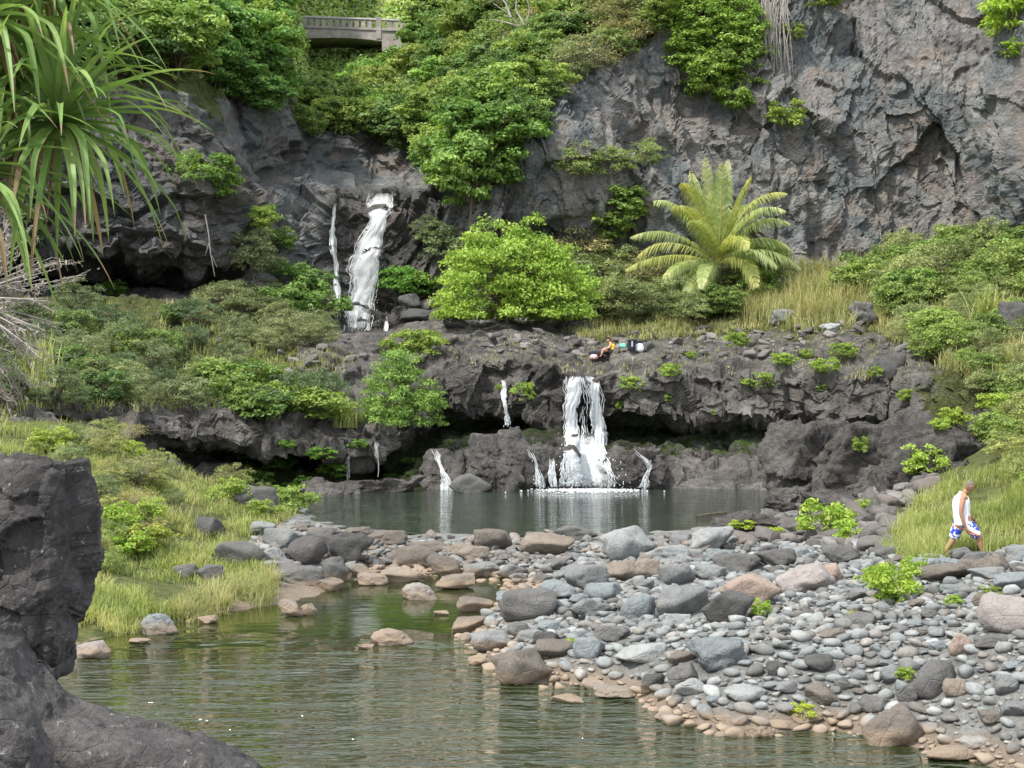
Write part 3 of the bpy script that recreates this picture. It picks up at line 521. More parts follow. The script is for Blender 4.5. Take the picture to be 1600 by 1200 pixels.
KEY = [
 (985,876,92,56,'mid','pale','large pale grey boulder with a smooth rounded top, biggest on the dam between the pools'),
 (860,868,88,38,'mid','tan','broad greyish tan boulder beside the far pool, left of the largest pale boulder'),
 (768,862,62,38,'ang','brown','brown grey boulder at the left start of the pale boulder row on the dam'),
 (742,880,50,30,'ang','tan','small tan block just in front of the brown grey dam boulder'),
 (900,845,70,26,'mid','mdark','low dark stone at the far water edge behind the greyish tan boulder'),
 (1120,863,72,42,'ang','pale','pale wedge shaped boulder at the right end of the dam beside the dark rocks'),
 (1045,880,74,30,'flat','pale','flat pale slab resting right of the largest dam boulder'),
 (968,908,82,34,'ang','tan','flat topped greyish tan boulder directly below the largest dam boulder'),
 (1068,850,40,18,'mid','grey','small grey stone at the pool edge between the largest boulder and the pale wedge'),
 (918,922,72,44,'ang','grey','angular grey boulder with a peaked top beside the small dam puddle'),
 (1060,918,62,40,'ang','grey','squarish grey block standing below the flat pale slab'),
 (1010,905,44,34,'ang','tan','tan grey block wedged left of the squarish grey block'),
 (876,938,64,32,'ang','blue','light blue grey boulder with a dark right face near the brook mouth'),
 (826,968,94,54,'ang','mdark','dark grey wedge shaped boulder near the brook outlet, widest of its row'),
 (945,938,62,30,'mid','blue','smooth bluish boulder between the blue grey and the round boulder'),
 (996,968,56,44,'round','blue','round blue grey boulder in the middle of the stone beach'),
 (924,966,66,34,'mid','grey','mottled grey boulder left of the round blue grey one'),
 (1064,966,96,56,'mid','grey','large grey boulder in the middle of the beach, left of the dark one'),
 (1140,972,88,52,'mid','dark','dark brown grey boulder below the pinkish brown rock'),
 (1180,948,94,56,'mid','pink','large pinkish brown boulder in the middle of the upper beach'),
 (1266,926,94,48,'ang','pinkgrey','pale pink split boulder on the upper beach, right of the pinkish brown one'),
 (1298,912,46,34,'ang','pink','reddish block leaning on the right end of the split pink boulder'),
 (1316,884,62,36,'ang','mdark','dark grey wedge at the foot of the black rocks, left of the walking man'),
 (1216,886,66,32,'mid','mdark','dull grey boulder at the back edge of the beach below the black rocks'),
 (1158,896,88,34,'flat','mdark','long dull grey boulder at the back of the beach above the pinkish brown one'),
 (1110,905,50,26,'ang','grey','grey block between the squarish block and the long dull boulder'),
 (960,1003,62,28,'flat','mdark','low dark grey boulder with a flat top near the centre of the beach'),
 (1010,1036,92,34,'flat','pale','broad pale flat boulder lying left of the big dark overhanging boulder'),
 (1124,1052,102,64,'rugged','blue','big dark bluish boulder with an undercut shaded front, centre of the beach'),
 (1068,1072,48,40,'ang','mdark','dark broken stone leaning at the left foot of the big bluish boulder'),
 (1022,1082,42,32,'mid','dark','small dark stone near the shore left of the broken stone'),
 (918,1030,48,38,'ang','blue','grey blue block on the beach near the left shore'),
 (868,1030,62,34,'round','brown','smooth brown boulder near the left shore of the beach'),
 (852,1010,40,26,'ang','dark','small dark angular stone behind the smooth brown boulder'),
 (815,1072,100,62,'mid','brown','bulky brown boulder at the left water edge of the beach'),
 (962,1092,72,22,'flat','blue','flat bluish slab at the water edge below the centre of the beach'),
 (888,1098,54,14,'flat','tan','thin tan stone lying half in water at the lower left shore'),
 (1165,1100,62,32,'round','pale','smooth pale oval boulder below the big bluish boulder'),
 (1284,1052,52,32,'round','dark','dark oval boulder alone in the middle of the small cobbles'),
 (1212,1056,30,26,'round','dark','small dark round stone left of the dark oval boulder'),
 (1465,1086,80,60,'round','mdark','large rounded brown grey boulder at the right of the beach'),
 (1404,1168,98,70,'ang','brown','large brown wedge shaped boulder standing at the right water edge'),
 (1490,1190,76,28,'round','tan','low tan boulder half in the water at the bottom right'),
 (1528,1170,48,20,'flat','pale','small pale flat stone behind the low tan boulder at the bottom right'),
 (1346,979,56,22,'round','mdark','dark flat oval stone on the upper cobbles below the bright green plant'),
 (1305,998,52,18,'flat','brown','thin brownish slab on the cobbles left of the dark flat oval stone'),
 (1590,988,108,62,'mid','pinkgrey','huge pinkish grey boulder at the right edge of the beach'),
 (1556,1012,66,22,'flat','mdark','dark slab sticking out under the huge pinkish boulder'),
 (1505,1024,40,36,'ang','pink','pink upright block at the left end of the dark slab'),
 (1500,1088,46,30,'mid','tan','pale brown stone right beside the large rounded boulder'),
 (1578,1086,42,34,'round','grey','round grey stone near the right edge of the picture'),
 (1600,1122,58,30,'mid','grey','wide grey stone at the right edge near the shore'),
 (1372,1114,52,28,'mid','mdark','brown grey stone above the wedge at the water edge'),
 (1424,1098,46,32,'mid','mdark','dull stone between the large rounded boulder and the water edge wedge'),
 (1398,1068,44,30,'round','grey','grey stone left of the large rounded boulder'),
 (1320,1080,34,22,'mid','mdark','small dark grey stone among pale cobbles left of the large rounded boulder'),
 (1486,908,90,30,'ang','brown','long dark reddish slab tilted below the walking man'),
 (1590,922,62,28,'flat','blue','flat bluish stone at the right edge behind the huge pinkish boulder'),
 (1548,905,58,22,'mid','grey','grey stone on the path in front of the walking man'),
 (1262,1130,52,24,'mid','brown','brown stone with yellow green grass beside it near the shore'),
 (1225,1142,44,20,'round','tan','tan stone at the waterline right of the centre'),
 (1130,1130,50,16,'flat','tan','flat tan stone in the shallow edge below the beach'),
 (478,884,62,48,'round',(.10,.092,.088),'dark brown ball shaped boulder on the left part of the dam'),
 (434,858,62,36,'ang','grey','grey boulder behind the ball shaped one at the left bank'),
 (428,880,42,26,'ang','pale','small pale bluish block left of the ball shaped boulder'),
 (542,884,80,56,'rugged','dark','rugged dark boulder next to the ball shaped one'),
 (466,914,78,34,'ang','mdark','wide grey boulder in front of the ball shaped one'),
 (522,908,44,40,'mid','mdark','grey brown boulder between the rugged boulder and the water'),
 (606,852,62,26,'ang','brown','brown boulder at the near edge of the far pool, left centre'),
 (640,888,94,38,'ang','brown','brown weathered slab in the middle of the low part of the dam'),
 (692,902,58,36,'ang','brown','brown block right of the weathered slab'),
 (622,910,84,26,'flat','tan','flat tan slab at the water edge of the low part of the dam'),
 (552,905,46,26,'mid','tan','tan stone left of the flat tan slab'),
 (510,925,52,24,'mid','brown','brownish stone on the near side of the dam beside the water'),
 (580,915,50,20,'flat','tan','thin tan stone at the waterline beneath the flat tan slab'),
 (755,903,58,26,'ang','grey','grey stone beside the dam puddle'),
 (800,905,50,26,'mid','grey','light grey stone right of the dam puddle'),
 (655,938,58,28,'ang','pinkgrey','pale pinkish stone standing in the brook, with its mirror image'),
 (712,922,66,26,'ang','tan','tan stone in the brook right of the pale pinkish one'),
 (612,1008,66,27,'ang','pink','pinkish peaked stone standing alone in the lower pool'),
 (570,1012,26,7,'flat','tan','small flat stone barely above water left of the lone pinkish stone'),
 (742,958,58,28,'mid','brown','brown stone at the brook mouth'),
 (690,962,24,9,'flat','tan','tiny tan stone in the water near the brook mouth'),
 (735,988,68,28,'mid','brown','brown grey stone at the left point of the beach'),
 (768,1018,74,36,'mid','grey','grey boulder on the left point of the beach by the water'),
 (750,1040,40,20,'ang','tan','tan block at the waterline of the left point of the beach'),
 (452,964,44,28,'ang','tan','tan block at the left shore where the grass ends'),
 (482,962,26,20,'mid','tan','small tan stone right of the tan block at the left shore'),
 (246,992,58,36,'ang','blue','blue grey block with a tan foot at the grassy left shore'),
 (134,1030,64,30,'ang','pinkgrey','pinkish stone with a dark end at the left shore beside the foreground rock'),
 (322,975,34,15,'mid','tan','small tan stone below the grass tufts at the left shore'),
 (215,1006,34,9,'flat','tan','thin stone at the waterline left of the blue grey block'),
 (322,840,48,34,'mid','dark','dark upright boulder in the grass of the left bank'),
 (372,884,92,42,'flat','mdark','long slate grey boulder half in grass on the left bank'),
 (286,905,40,26,'mid','mdark','small brown grey stone in the grass of the left bank'),
 (330,908,40,28,'ang','mdark','grey stone in front of the long slate boulder'),
 (398,800,66,44,'ang','mdark','brown grey boulder at the left edge of the far pool'),
 (410,835,40,22,'mid','grey','grey stone above the grass at the left end of the dam'),
 (500,850,50,26,'ang','mdark','dark grey stone at the near left corner of the far pool'),
 (560,842,48,20,'mid','brown','low brown stone at the near edge of the far pool'),
 (668,868,66,24,'flat','brown','low brown stone on the far side of the dam'),
 (715,872,44,24,'ang','tan','tan stone left of the brown grey boulder on the dam'),
]
for q in KEY: pb(q[0], q[1], q[2], q[3], q[4], q[5], q[6])
# big dark rocks beside the pool
pb(735, 774, 66, 36, 'mid', 'mdark', 'smooth low brown rock at the foot of the large brown one by the pool', Y=65.4, sink=.2)
DK = [(850, 768, 110, 78, 'ang', 'wet black rock between the large brown rock and the broad waterfall', 67.0, .6), (996, 766, 100, 70, 'rugged', 'wet black rock right of the foot of the broad waterfall', 67.2, .7), (912, 764, 104, 86, 'ang', 'wet black rock face behind the fanned foot of the broad waterfall', 70.0, .3),
      (690, 776, 90, 78, 'rugged', 'dark wet rock behind the slanting cascade left of the large brown rock', 66.8, .6), (600, 780, 130, 34, 'rugged', 'low wet ledge rock at the pool edge under the mossy overhang', 65.6, .6), (512, 786, 100, 34, 'rugged', 'low mossy rock at the far left corner of the pool', 64.2, .6),
      (770, 772, 122, 106, 'rugged', 'large dark brown rock at the pool edge between two small cascades', 66.3, .7),
      (1278, 800, 150, 152, 'ang', 'tall leaning slab of black basalt at the right side of the pool', 56, .5),
      (1372, 790, 190, 142, 'ang', 'broad black basalt block with ledges right of the leaning slab', 55, .6),
      (1400, 806, 150, 84, 'mid', 'blocky black rock with a flat top in front of the broad basalt block', 50, .7),
      (1480, 778, 200, 138, 'ang', 'sloping black basalt mass above the walking man', 47.6, .45),
      (1448, 822, 110, 80, 'ang', 'black angular rock half hidden by the tall grass left of the man', 47.5, .8),
      (1545, 772, 130, 60, 'rugged', 'dark rock ledge among grass just behind the head of the man', 46, .8),
      (1590, 735, 170, 100, 'mid', 'black basalt hump half covered by plants at the right edge', 51, .6),
      (1325, 815, 120, 50, 'rugged', 'low jagged black rock under the leaning slab', 50, .8),
      (1240, 800, 90, 46, 'rugged', 'small jagged black rock at the pool corner below the slab', 54, .8),
      (1215, 842, 180, 42, 'rugged', 'low dark rock shelf with yellow green weeds at the pool edge', 47, .7),
      (1330, 856, 170, 50, 'rugged', 'low dark rugged rock at the back of the beach with green plants', 45, .7),
      (1395, 838, 90, 34, 'ang', 'thin dark slab left of the tall grass', 43, .8)]
for cx, by, w, h, kd, lb, Y, dd in DK:
    o = pb(cx, by, w, h, kd, 'grey', lb, 'rock', None, dd, Y, 'basalt_rock', .1, 0.0)
    W, Fq = stone_verts(6, 900 + cx, 7, 1.6, .10, 0.0); dm = np.array(o.scale[:]); cW = np.array([0, 0, .5]); nv_ = (W - cW) / (np.linalg.norm(W - cW, axis=1, keepdims=True) + 1e-6); Wm = W * dm; Wm2 = Wm * np.array([1, 1, 1.3]) + .1 * fbm(Wm / .8, 2, cx)[:, None]; W = W + nv_ * (.26 * blocks(Wm2 / 1.6 + cx, 5, .8) + .10 * blocks(Wm2 / .6 + cx, 7, .8) + .04 * blocks(Wm2 / .25, 9, .8))[:, None] / dm; o.data = mesh('t', W, Fq, M['darkrock']).data; bpy.data.objects.remove(bpy.data.objects['t'])
# boulders near the foot of the high fall and on the left terrace
for i, (cx, by, w, h, t) in enumerate([(640,480,34,22,'mdark'),(668,486,34,20,'brown'),(622,474,26,16,'dark'),(652,500,60,18,'dark'),(690,500,44,20,'brown'),(712,512,40,16,'dark'),(655,466,24,16,'mdark')]):
    hit = cast(cx, by); pb(cx, by, w, h, 'round', t, 'dark rounded stone in the heap right of the high waterfall foot', 'stone', 'stones heaped beside the high waterfall', .9, hit[0].y - .3, 'stone')
for i, (cx, by, w, h, lb) in enumerate([(1225,505,40,24,'grey stone in the straw coloured grass on the shelf'),(1300,520,34,16,'whitish stone at the edge of the straw coloured grass'),(1350,505,46,34,'purple grey boulder standing in the grass of the upper shelf'),(1590,520,70,50,'dark rugged rock among weeds at the right edge'),(1395,592,60,40,'dark block on the front lip of the rock shelf')]):
    hit = cast(cx, by); pb(cx, by, w, h, 'rugged', ['grey','pale','mdark','dark','dark'][i], lb, 'boulder', None, .9, hit[0].y - .3)
# medium stones scattered over the beach and dam: individuals, the nearest ones
BEACH = [(700,975),(740,940),(690,905),(560,905),(430,905),(400,850),(470,822),(560,842),(700,850),(860,850),(1000,850),(1100,846),(1180,852),(1300,852),(1400,850),(1440,880),(1500,868),(1640,862),(1700,862),(1700,1215),(1500,1188),(1350,1170),(1180,1160),(1080,1148),(1000,1105),(850,1092),(765,1078)]
TK = np.array(taken)
def sample(n, seed, x0=-9, x1=16, y0=22, y1=56):
    r = np.random.default_rng(seed); X = r.uniform(x0, x1, n); Y = r.uniform(y0, y1, n); Z = height(X, Y)
    a, b = proj(np.stack([X, Y, Z], -1)); m = inpoly(a, b, BEACH) & (Z > -0.12); return X[m], Y[m], Z[m], a[m], b[m], r
X, Y, Z, a, b, r = sample(60000, 3)
names = {'blue': 'bluish grey', 'grey': 'grey', 'pale': 'pale grey', 'mdark': 'dark grey', 'brown': 'brown', 'tan': 'tan', 'pinkgrey': 'pinkish'}
cnt = 0; acc = []
for i in range(len(X)):
    if cnt >= 188: break
    s = float(np.clip(np.exp(r.normal(-0.75, .3)), .28, .85)); ondam = a[i] < 760 and b[i] < 930 or b[i] < 900
    if ondam: s *= 1.15
    if a[i] > 1150 and b[i] > 930: s *= .72
    dd = np.hypot(TK[:, 0] - X[i], TK[:, 1] - Y[i]) - TK[:, 2]
    if dd.min() < s * .3: continue
    if acc and min(math.hypot(q[0] - X[i], q[1] - Y[i]) - q[2] * .5 for q in acc) < s * .46: continue
    acc.append((X[i], Y[i], s)); cnt += 1
    pool = ['brown', 'brown', 'tan', 'mdark', 'grey'] if a[i] < 760 else ['blue', 'grey', 'grey', 'pale', 'blue', 'mdark', 'mdark', 'brown']
    t = pool[int(r.integers(len(pool)))]; kd = ['ang', 'mid', 'ang', 'flat', 'rugged'][int(r.integers(5))]
    where = 'on the left part of the dam' if a[i] < 760 and b[i] < 935 else ('on the dam by the far pool' if b[i] < 900 else ('on the left half of the stone beach' if a[i] < 1150 else 'on the right half of the stone beach'))
    boulder(X[i], Y[i], Z[i], s, s * r.uniform(.6, .9), s * r.uniform(.38, .6), kd, t, names[t] + ' stone among many like it ' + where, 'stone', names[t] + ' stones ' + where, 'stone', .2)
ACC = np.array(acc)
# all the smaller cobbles: one mesh
def cobbles(name, X, Y, Z, S, sub, seed, cols):
    r = np.random.default_rng(seed); base = [stone_verts(sub, 700 + i, 7, .8, .08, .25 if i % 4 == 0 else .0) for i in range(8)]
    Vs, Fs, Cs, off = [], [], [], 0
    for i in range(8):
        idx = np.arange(len(X))[i::8]; m = len(idx); W, Fq = base[i]; an = r.uniform(0, 6.28, m); c, s_ = np.cos(an), np.sin(an)
        sc = np.stack([S[idx], S[idx] * r.uniform(.6, .95, m), S[idx] * r.uniform(.28, .6, m)], -1)
        L = W[None] * sc[:, None]; x = L[..., 0] * c[:, None] - L[..., 1] * s_[:, None]; y = L[..., 0] * s_[:, None] + L[..., 1] * c[:, None]
        z = L[..., 2] + (r.uniform(-.25, .25, m)[:, None] * x); Vv = np.stack([x + X[idx][:, None], y + Y[idx][:, None], z + (Z[idx] - .22 * sc[:, 2])[:, None]], -1).reshape(-1, 3)
        Vs.append(Vv); Fs.append((Fq[None] + (np.arange(m) * len(W))[:, None, None]).reshape(-1, 3) + off); off += m * len(W)
        cc = np.array(cols)[r.integers(0, len(cols), m)] * r.uniform(.75, 1.2, (m, 1)); Cs.append(np.repeat(cc, len(W), 0))
    return tag(mesh(name, np.concatenate(Vs), np.concatenate(Fs), M['cobble'], None, True, {'stone': np.concatenate(Cs)}), 'grey river cobbles and gravel covering the beach between the larger stones', 'cobbles', kind='stuff')
X, Y, Z, a, b, r = sample(150000, 5)
S = np.clip(np.exp(r.normal(-1.9, .45, len(X))), .055, .40)
dd = np.min(np.hypot(TK[:, 0][:, None] - X, TK[:, 1][:, None] - Y) - TK[:, 2][:, None] * .8, 0); dd2 = np.min(np.hypot(ACC[:, 0][:, None] - X, ACC[:, 1][:, None] - Y) - ACC[:, 2][:, None] * .4, 0)
keep = (np.minimum(dd, dd2) > S * .1); keep &= ~((a > 1480) & (b > 1060) & (r.random(len(X)) < .75) & (S > .1))
X, Y, Z, S = X[keep], Y[keep], Z[keep], S[keep]
o_ = np.argsort(-S); X, Y, Z, S = X[o_], Y[o_], Z[o_], S[o_]
grid = {}; sel = []
for i in range(len(X)):
    cx, cy = int(X[i] / .35), int(Y[i] / .35); ok = True
    for u in (-1, 0, 1):
        for v in (-1, 0, 1):
            for (qx_, qy_, qs) in grid.get((cx + u, cy + v), ()):
                if (qx_ - X[i]) ** 2 + (qy_ - Y[i]) ** 2 < (.40 * (qs + S[i])) ** 2: ok = False; break
            if not ok: break
        if not ok: break
    if ok: grid.setdefault((cx, cy), []).append((X[i], Y[i], S[i])); sel.append(i)
    if len(sel) > 26000: break
sel = np.array(sel)
cobbles('cobbles', X[sel], Y[sel], Z[sel], S[sel], 2, 8, [(.20, .212, .212), (.225, .235, .23), (.175, .177, .172), (.27, .278, .272), (.19, .18, .165), (.145, .142, .137), (.24, .247, .24), (.235, .22, .20), (.205, .218, .216)])
def rubble(name, polys, n, s0, s1, cols, seed, objs, label, sub=3):
    r = np.random.default_rng(seed); pts = []
    for poly, m in polys:
        xs = [p[0] for p in poly]; ys = [p[1] for p in poly]; c_ = 0
        while c_ < m:
            x, y = r.uniform(min(xs), max(xs)), r.uniform(min(ys), max(ys))
            if not inpoly(np.array([x]), np.array([y]), poly)[0]: continue
            c_ += 1; h = cast(x, y, objs)
            if h and h[1].z > .25: pts.append(h[0][:])
    B = np.array(pts); S_ = np.exp(r.uniform(math.log(s0), math.log(s1), len(B))); base = [stone_verts(sub, 800 + seed * 10 + i, 9, 1.5, .07, 0) for i in range(8)]; Vs, Fs, Cs, off = [], [], [], 0
    for i in range(8):
        idx = np.arange(len(B))[i::8]; m = len(idx); W, Fq = base[i]; an = r.uniform(0, 6.28, m); co, si = np.cos(an)[:, None], np.sin(an)[:, None]; sc = np.stack([S_[idx], S_[idx] * r.uniform(.5, .9, m), S_[idx] * r.uniform(.3, .6, m)], -1); L = W[None] * sc[:, None]
        tl = r.uniform(-.35, .35, m)[:, None]; z = L[..., 2] + tl * L[..., 0]; Vs.append((np.stack([L[..., 0] * co - L[..., 1] * si, L[..., 0] * si + L[..., 1] * co, z], -1) + B[idx][:, None] - np.array([0, 0, 1]) * .25 * sc[:, 2][:, None, None]).reshape(-1, 3))
        Fs.append((Fq[None] + (np.arange(m) * len(W))[:, None, None]).reshape(-1, 3) + off); off += m * len(W); Cs.append(np.repeat(np.array(cols)[r.integers(0, len(cols), m)] * r.uniform(.75, 1.2, (m, 1)), len(W), 0))
    return tag(mesh(name, np.concatenate(Vs), np.concatenate(Fs), M['cobble'], None, True, {'stone': np.concatenate(Cs)}), label, 'rubble', kind='stuff')
DKC = [(.12, .11, .105), (.15, .14, .13), (.09, .085, .08), (.18, .165, .155), (.14, .12, .11)]
rubble('rubble', [([(690,525),(960,515),(1440,505),(1440,565),(1250,560),(930,560),(700,545)], 170), ([(400,540),(560,520),(680,525),(680,560),(540,600),(420,600)], 40)], 0, .25, .9, DKC, 1, TER[:2], 'loose dark broken slabs strewn over the rock shelf')
rubble('rubble', [([(390,835),(470,818),(560,834),(700,840),(850,840),(1000,840),(1100,838),(1150,850),(1100,880),(760,905),(560,905),(430,900)], 420)], 0, .22, .6, [(.16, .14, .125), (.185, .16, .14), (.14, .135, .13), (.2, .2, .195)], 2, [bank], 'small broken brownish stones packed between the dam boulders')
rubble('rubble', [([(1240,790),(1330,740),(1450,740),(1475,765),(1420,810),(1385,862),(1150,856),(1130,835)], 330)], 0, .3, 1.1, DKC, 3, [bank], 'loose dark stones round the foot of the black rocks')
# ---------------------------------------------------------------- foreground outcrop, bottom left
def remesh(o, vox):
    m = o.modifiers.new('r', 'REMESH'); m.mode = 'VOXEL'; m.voxel_size = vox; dg = bpy.context.evaluated_depsgraph_get(); me = bpy.data.meshes.new_from_object(o.evaluated_get(dg)); o.modifiers.clear()
    n = len(me.vertices); V = np.empty(n * 3, np.float32); me.vertices.foreach_get('co', V); N_ = np.empty(n * 3, np.float32); me.vertices.foreach_get('normal', N_); q = np.empty(len(me.loops), np.int32); me.loops.foreach_get('vertex_index', q)
    lt = np.empty(len(me.polygons), np.int32); me.polygons.foreach_get('loop_total', lt); bpy.data.objects.remove(o); return V.reshape(-1, 3).astype(float), N_.reshape(-1, 3).astype(float), q.reshape(-1, 4)
def outcrop(name, outline, Y, thick, label, seed, amp=1.0):
    """rock with its own thickness built round an uneven outline"""
    n, L = 300, 170; pts = np.array([P(x, y, Y) for x, y in outline]); z0, z1 = pts[:, 2].min(), pts[:, 2].max(); q = np.concatenate([pts, pts[:1]]); Vs = []
    an = np.arange(n) * 2 * math.pi / n; ca, sa = np.cos(an), np.sin(an); ca = np.sign(ca) * abs(ca) ** .7; sa = np.sign(sa) * abs(sa) ** .7
    for j in range(L + 1):
        t = j / L; zz = z0 + (z1 - z0) * min(max(t, .004), .996); xs = []
        for u, v in zip(q[:-1], q[1:]):
            if (u[2] - zz) * (v[2] - zz) < 0: xs.append(u[0] + (v[0] - u[0]) * (zz - u[2]) / (v[2] - u[2]))
        a_, b_ = min(xs), max(xs) - (.13 if amp > .9 else .02); cap = (1 - abs(2 * t - 1) ** 10) ** .5 if 0 < t < 1 else 0; th = thick * (1.25 - .5 * t) * max(cap, .02)
        Vs.append(np.stack([(a_ + b_) / 2 + (b_ - a_) / 2 * ca, Y + .35 * thick + th * sa, np.full(n, zz)], -1))
    V = np.array(Vs).reshape(-1, 3)
    i = (np.arange(L)[:, None] * n + np.arange(n)[None]); i2 = (np.arange(L)[:, None] * n + ((np.arange(n) + 1) % n)[None])
    V, nrm, Q = remesh(mesh('t', V, [np.stack([i, i2, i2 + n, i + n], -1).reshape(-1, 4), np.arange(n)[None, ::-1].copy(), (np.arange(n) + L * n)[None]]), .022)
    wv = V + .07 * np.stack([fbm(V / .6, 2, 3), fbm(V / .6 + 5, 2, 4), fbm(V / .6 + 9, 2, 5)], -1); sk = wv.copy(); sk[:, 2] *= .6
    V = V + nrm * (.26 * amp * blocks(sk / .85, seed, .7) + .06 * amp * blocks(wv / .33, seed + 9, .8) + .012 * blocks(wv / .11, seed + 19, .9) + .012 * fbm(V / .1, 3, seed))[:, None]
    return tag(mesh(name, V, Q, M['forerock'], None, True), label, 'rock')
outcrop('rock_outcrop', [(-160,760),(-60,715),(20,700),(60,702),(115,722),(120,760),(128,800),(136,880),(130,930),(108,965),(112,1010),(88,1060),(66,1040),(30,960),(-20,1020),(-160,1040)], 13.6, .5, 'tall black weathered basalt outcrop with white lichen at the left edge of the picture', 41)
outcrop('rock_outcrop', [(-200,960),(-40,985),(20,1010),(60,1080),(100,1120),(180,1140),(290,1165),(360,1190),(400,1215),(420,1250),(380,1400),(-200,1400)], 12.4, .6, 'low sloping dark rock across the bottom left corner', 57, .35)
outcrop('rock_outcrop', [(-120,1060),(-20,1070),(30,1110),(60,1160),(70,1240),(40,1330),(-120,1330)], 11.2, .35, 'black rounded rock in the very corner at the bottom left', 63, .5)
# ---------------------------------------------------------------- waterfalls
def fall_mat():
    k = NT('white_water'); geo = k.n('ShaderNodeNewGeometry'); n = k.noise(geo.outputs['Position'], 5, 4, .7)
    col = k.ramp(n, [(0.3, (.72, .76, .78)), (0.6, (.94, .95, .96))])
    d = k.n('ShaderNodeBsdfDiffuse'); k.l(col, d.inputs[0]); t = k.n('ShaderNodeBsdfTranslucent'); t.inputs[0].default_value = (.9, .95, .97, 1)
    g_ = k.n('ShaderNodeBsdfGlossy'); g_.inputs['Roughness'].default_value = .25
    a = k.n('ShaderNodeMixShader'); a.inputs[0].default_value = .4; k.l(d.outputs[0], a.inputs[1]); k.l(t.outputs[0], a.inputs[2])
    b_ = k.n('ShaderNodeMixShader'); b_.inputs[0].default_value = .12; k.l(a.outputs[0], b_.inputs[1]); k.l(g_.outputs[0], b_.inputs[2])
    k.l(b_.outputs[0], k.out.inputs[0]); return k.m
M['fall'] = fall_mat()
def veil_mat():
    k = NT('falling_water_veil'); at = k.attr('uv').outputs['Vector']
    mp = k.n('ShaderNodeMapping'); k.l(at, mp.inputs[0]); mp.inputs['Scale'].default_value = (13, 1.3, 1); mp2 = k.n('ShaderNodeMapping'); k.l(at, mp2.inputs[0]); mp2.inputs['Scale'].default_value = (6, 3.2, 1)
    n = k.math('ADD', k.math('MULTIPLY', k.noise(mp.outputs[0], 1.6, 4, .65, .3), .6), k.math('MULTIPLY', k.noise(mp2.outputs[0], 1.5, 4, .7), .4)); den = k.attr('dens').outputs['Fac']
    al = k.rng(k.math('ADD', n, k.math('MULTIPLY', k.math('SUBTRACT', den, .5), .18)), .455, .60)
    d = k.n('ShaderNodeBsdfDiffuse'); d.inputs[0].default_value = (.93, .95, .96, 1); t = k.n('ShaderNodeBsdfTranslucent'); t.inputs[0].default_value = (.9, .94, .96, 1)
    a = k.n('ShaderNodeMixShader'); a.inputs[0].default_value = .4; k.l(d.outputs[0], a.inputs[1]); k.l(t.outputs[0], a.inputs[2])
    tp = k.n('ShaderNodeBsdfTransparent'); m = k.n('ShaderNodeMixShader'); k.l(k.math('MULTIPLY', al, .9), m.inputs[0]); k.l(tp.outputs[0], m.inputs[1]); k.l(a.outputs[0], m.inputs[2]); k.l(m.outputs[0], k.out.inputs[0]); return k.m
M['veil'] = veil_mat()
ROCKS = TER + [o for o in C.objects if o.name.startswith('basalt_rock')]
bpy.context.view_layer.update()
def front_y(px, py, dflt):
    h = cast(px, py, ROCKS); return h[0].y if h else dflt
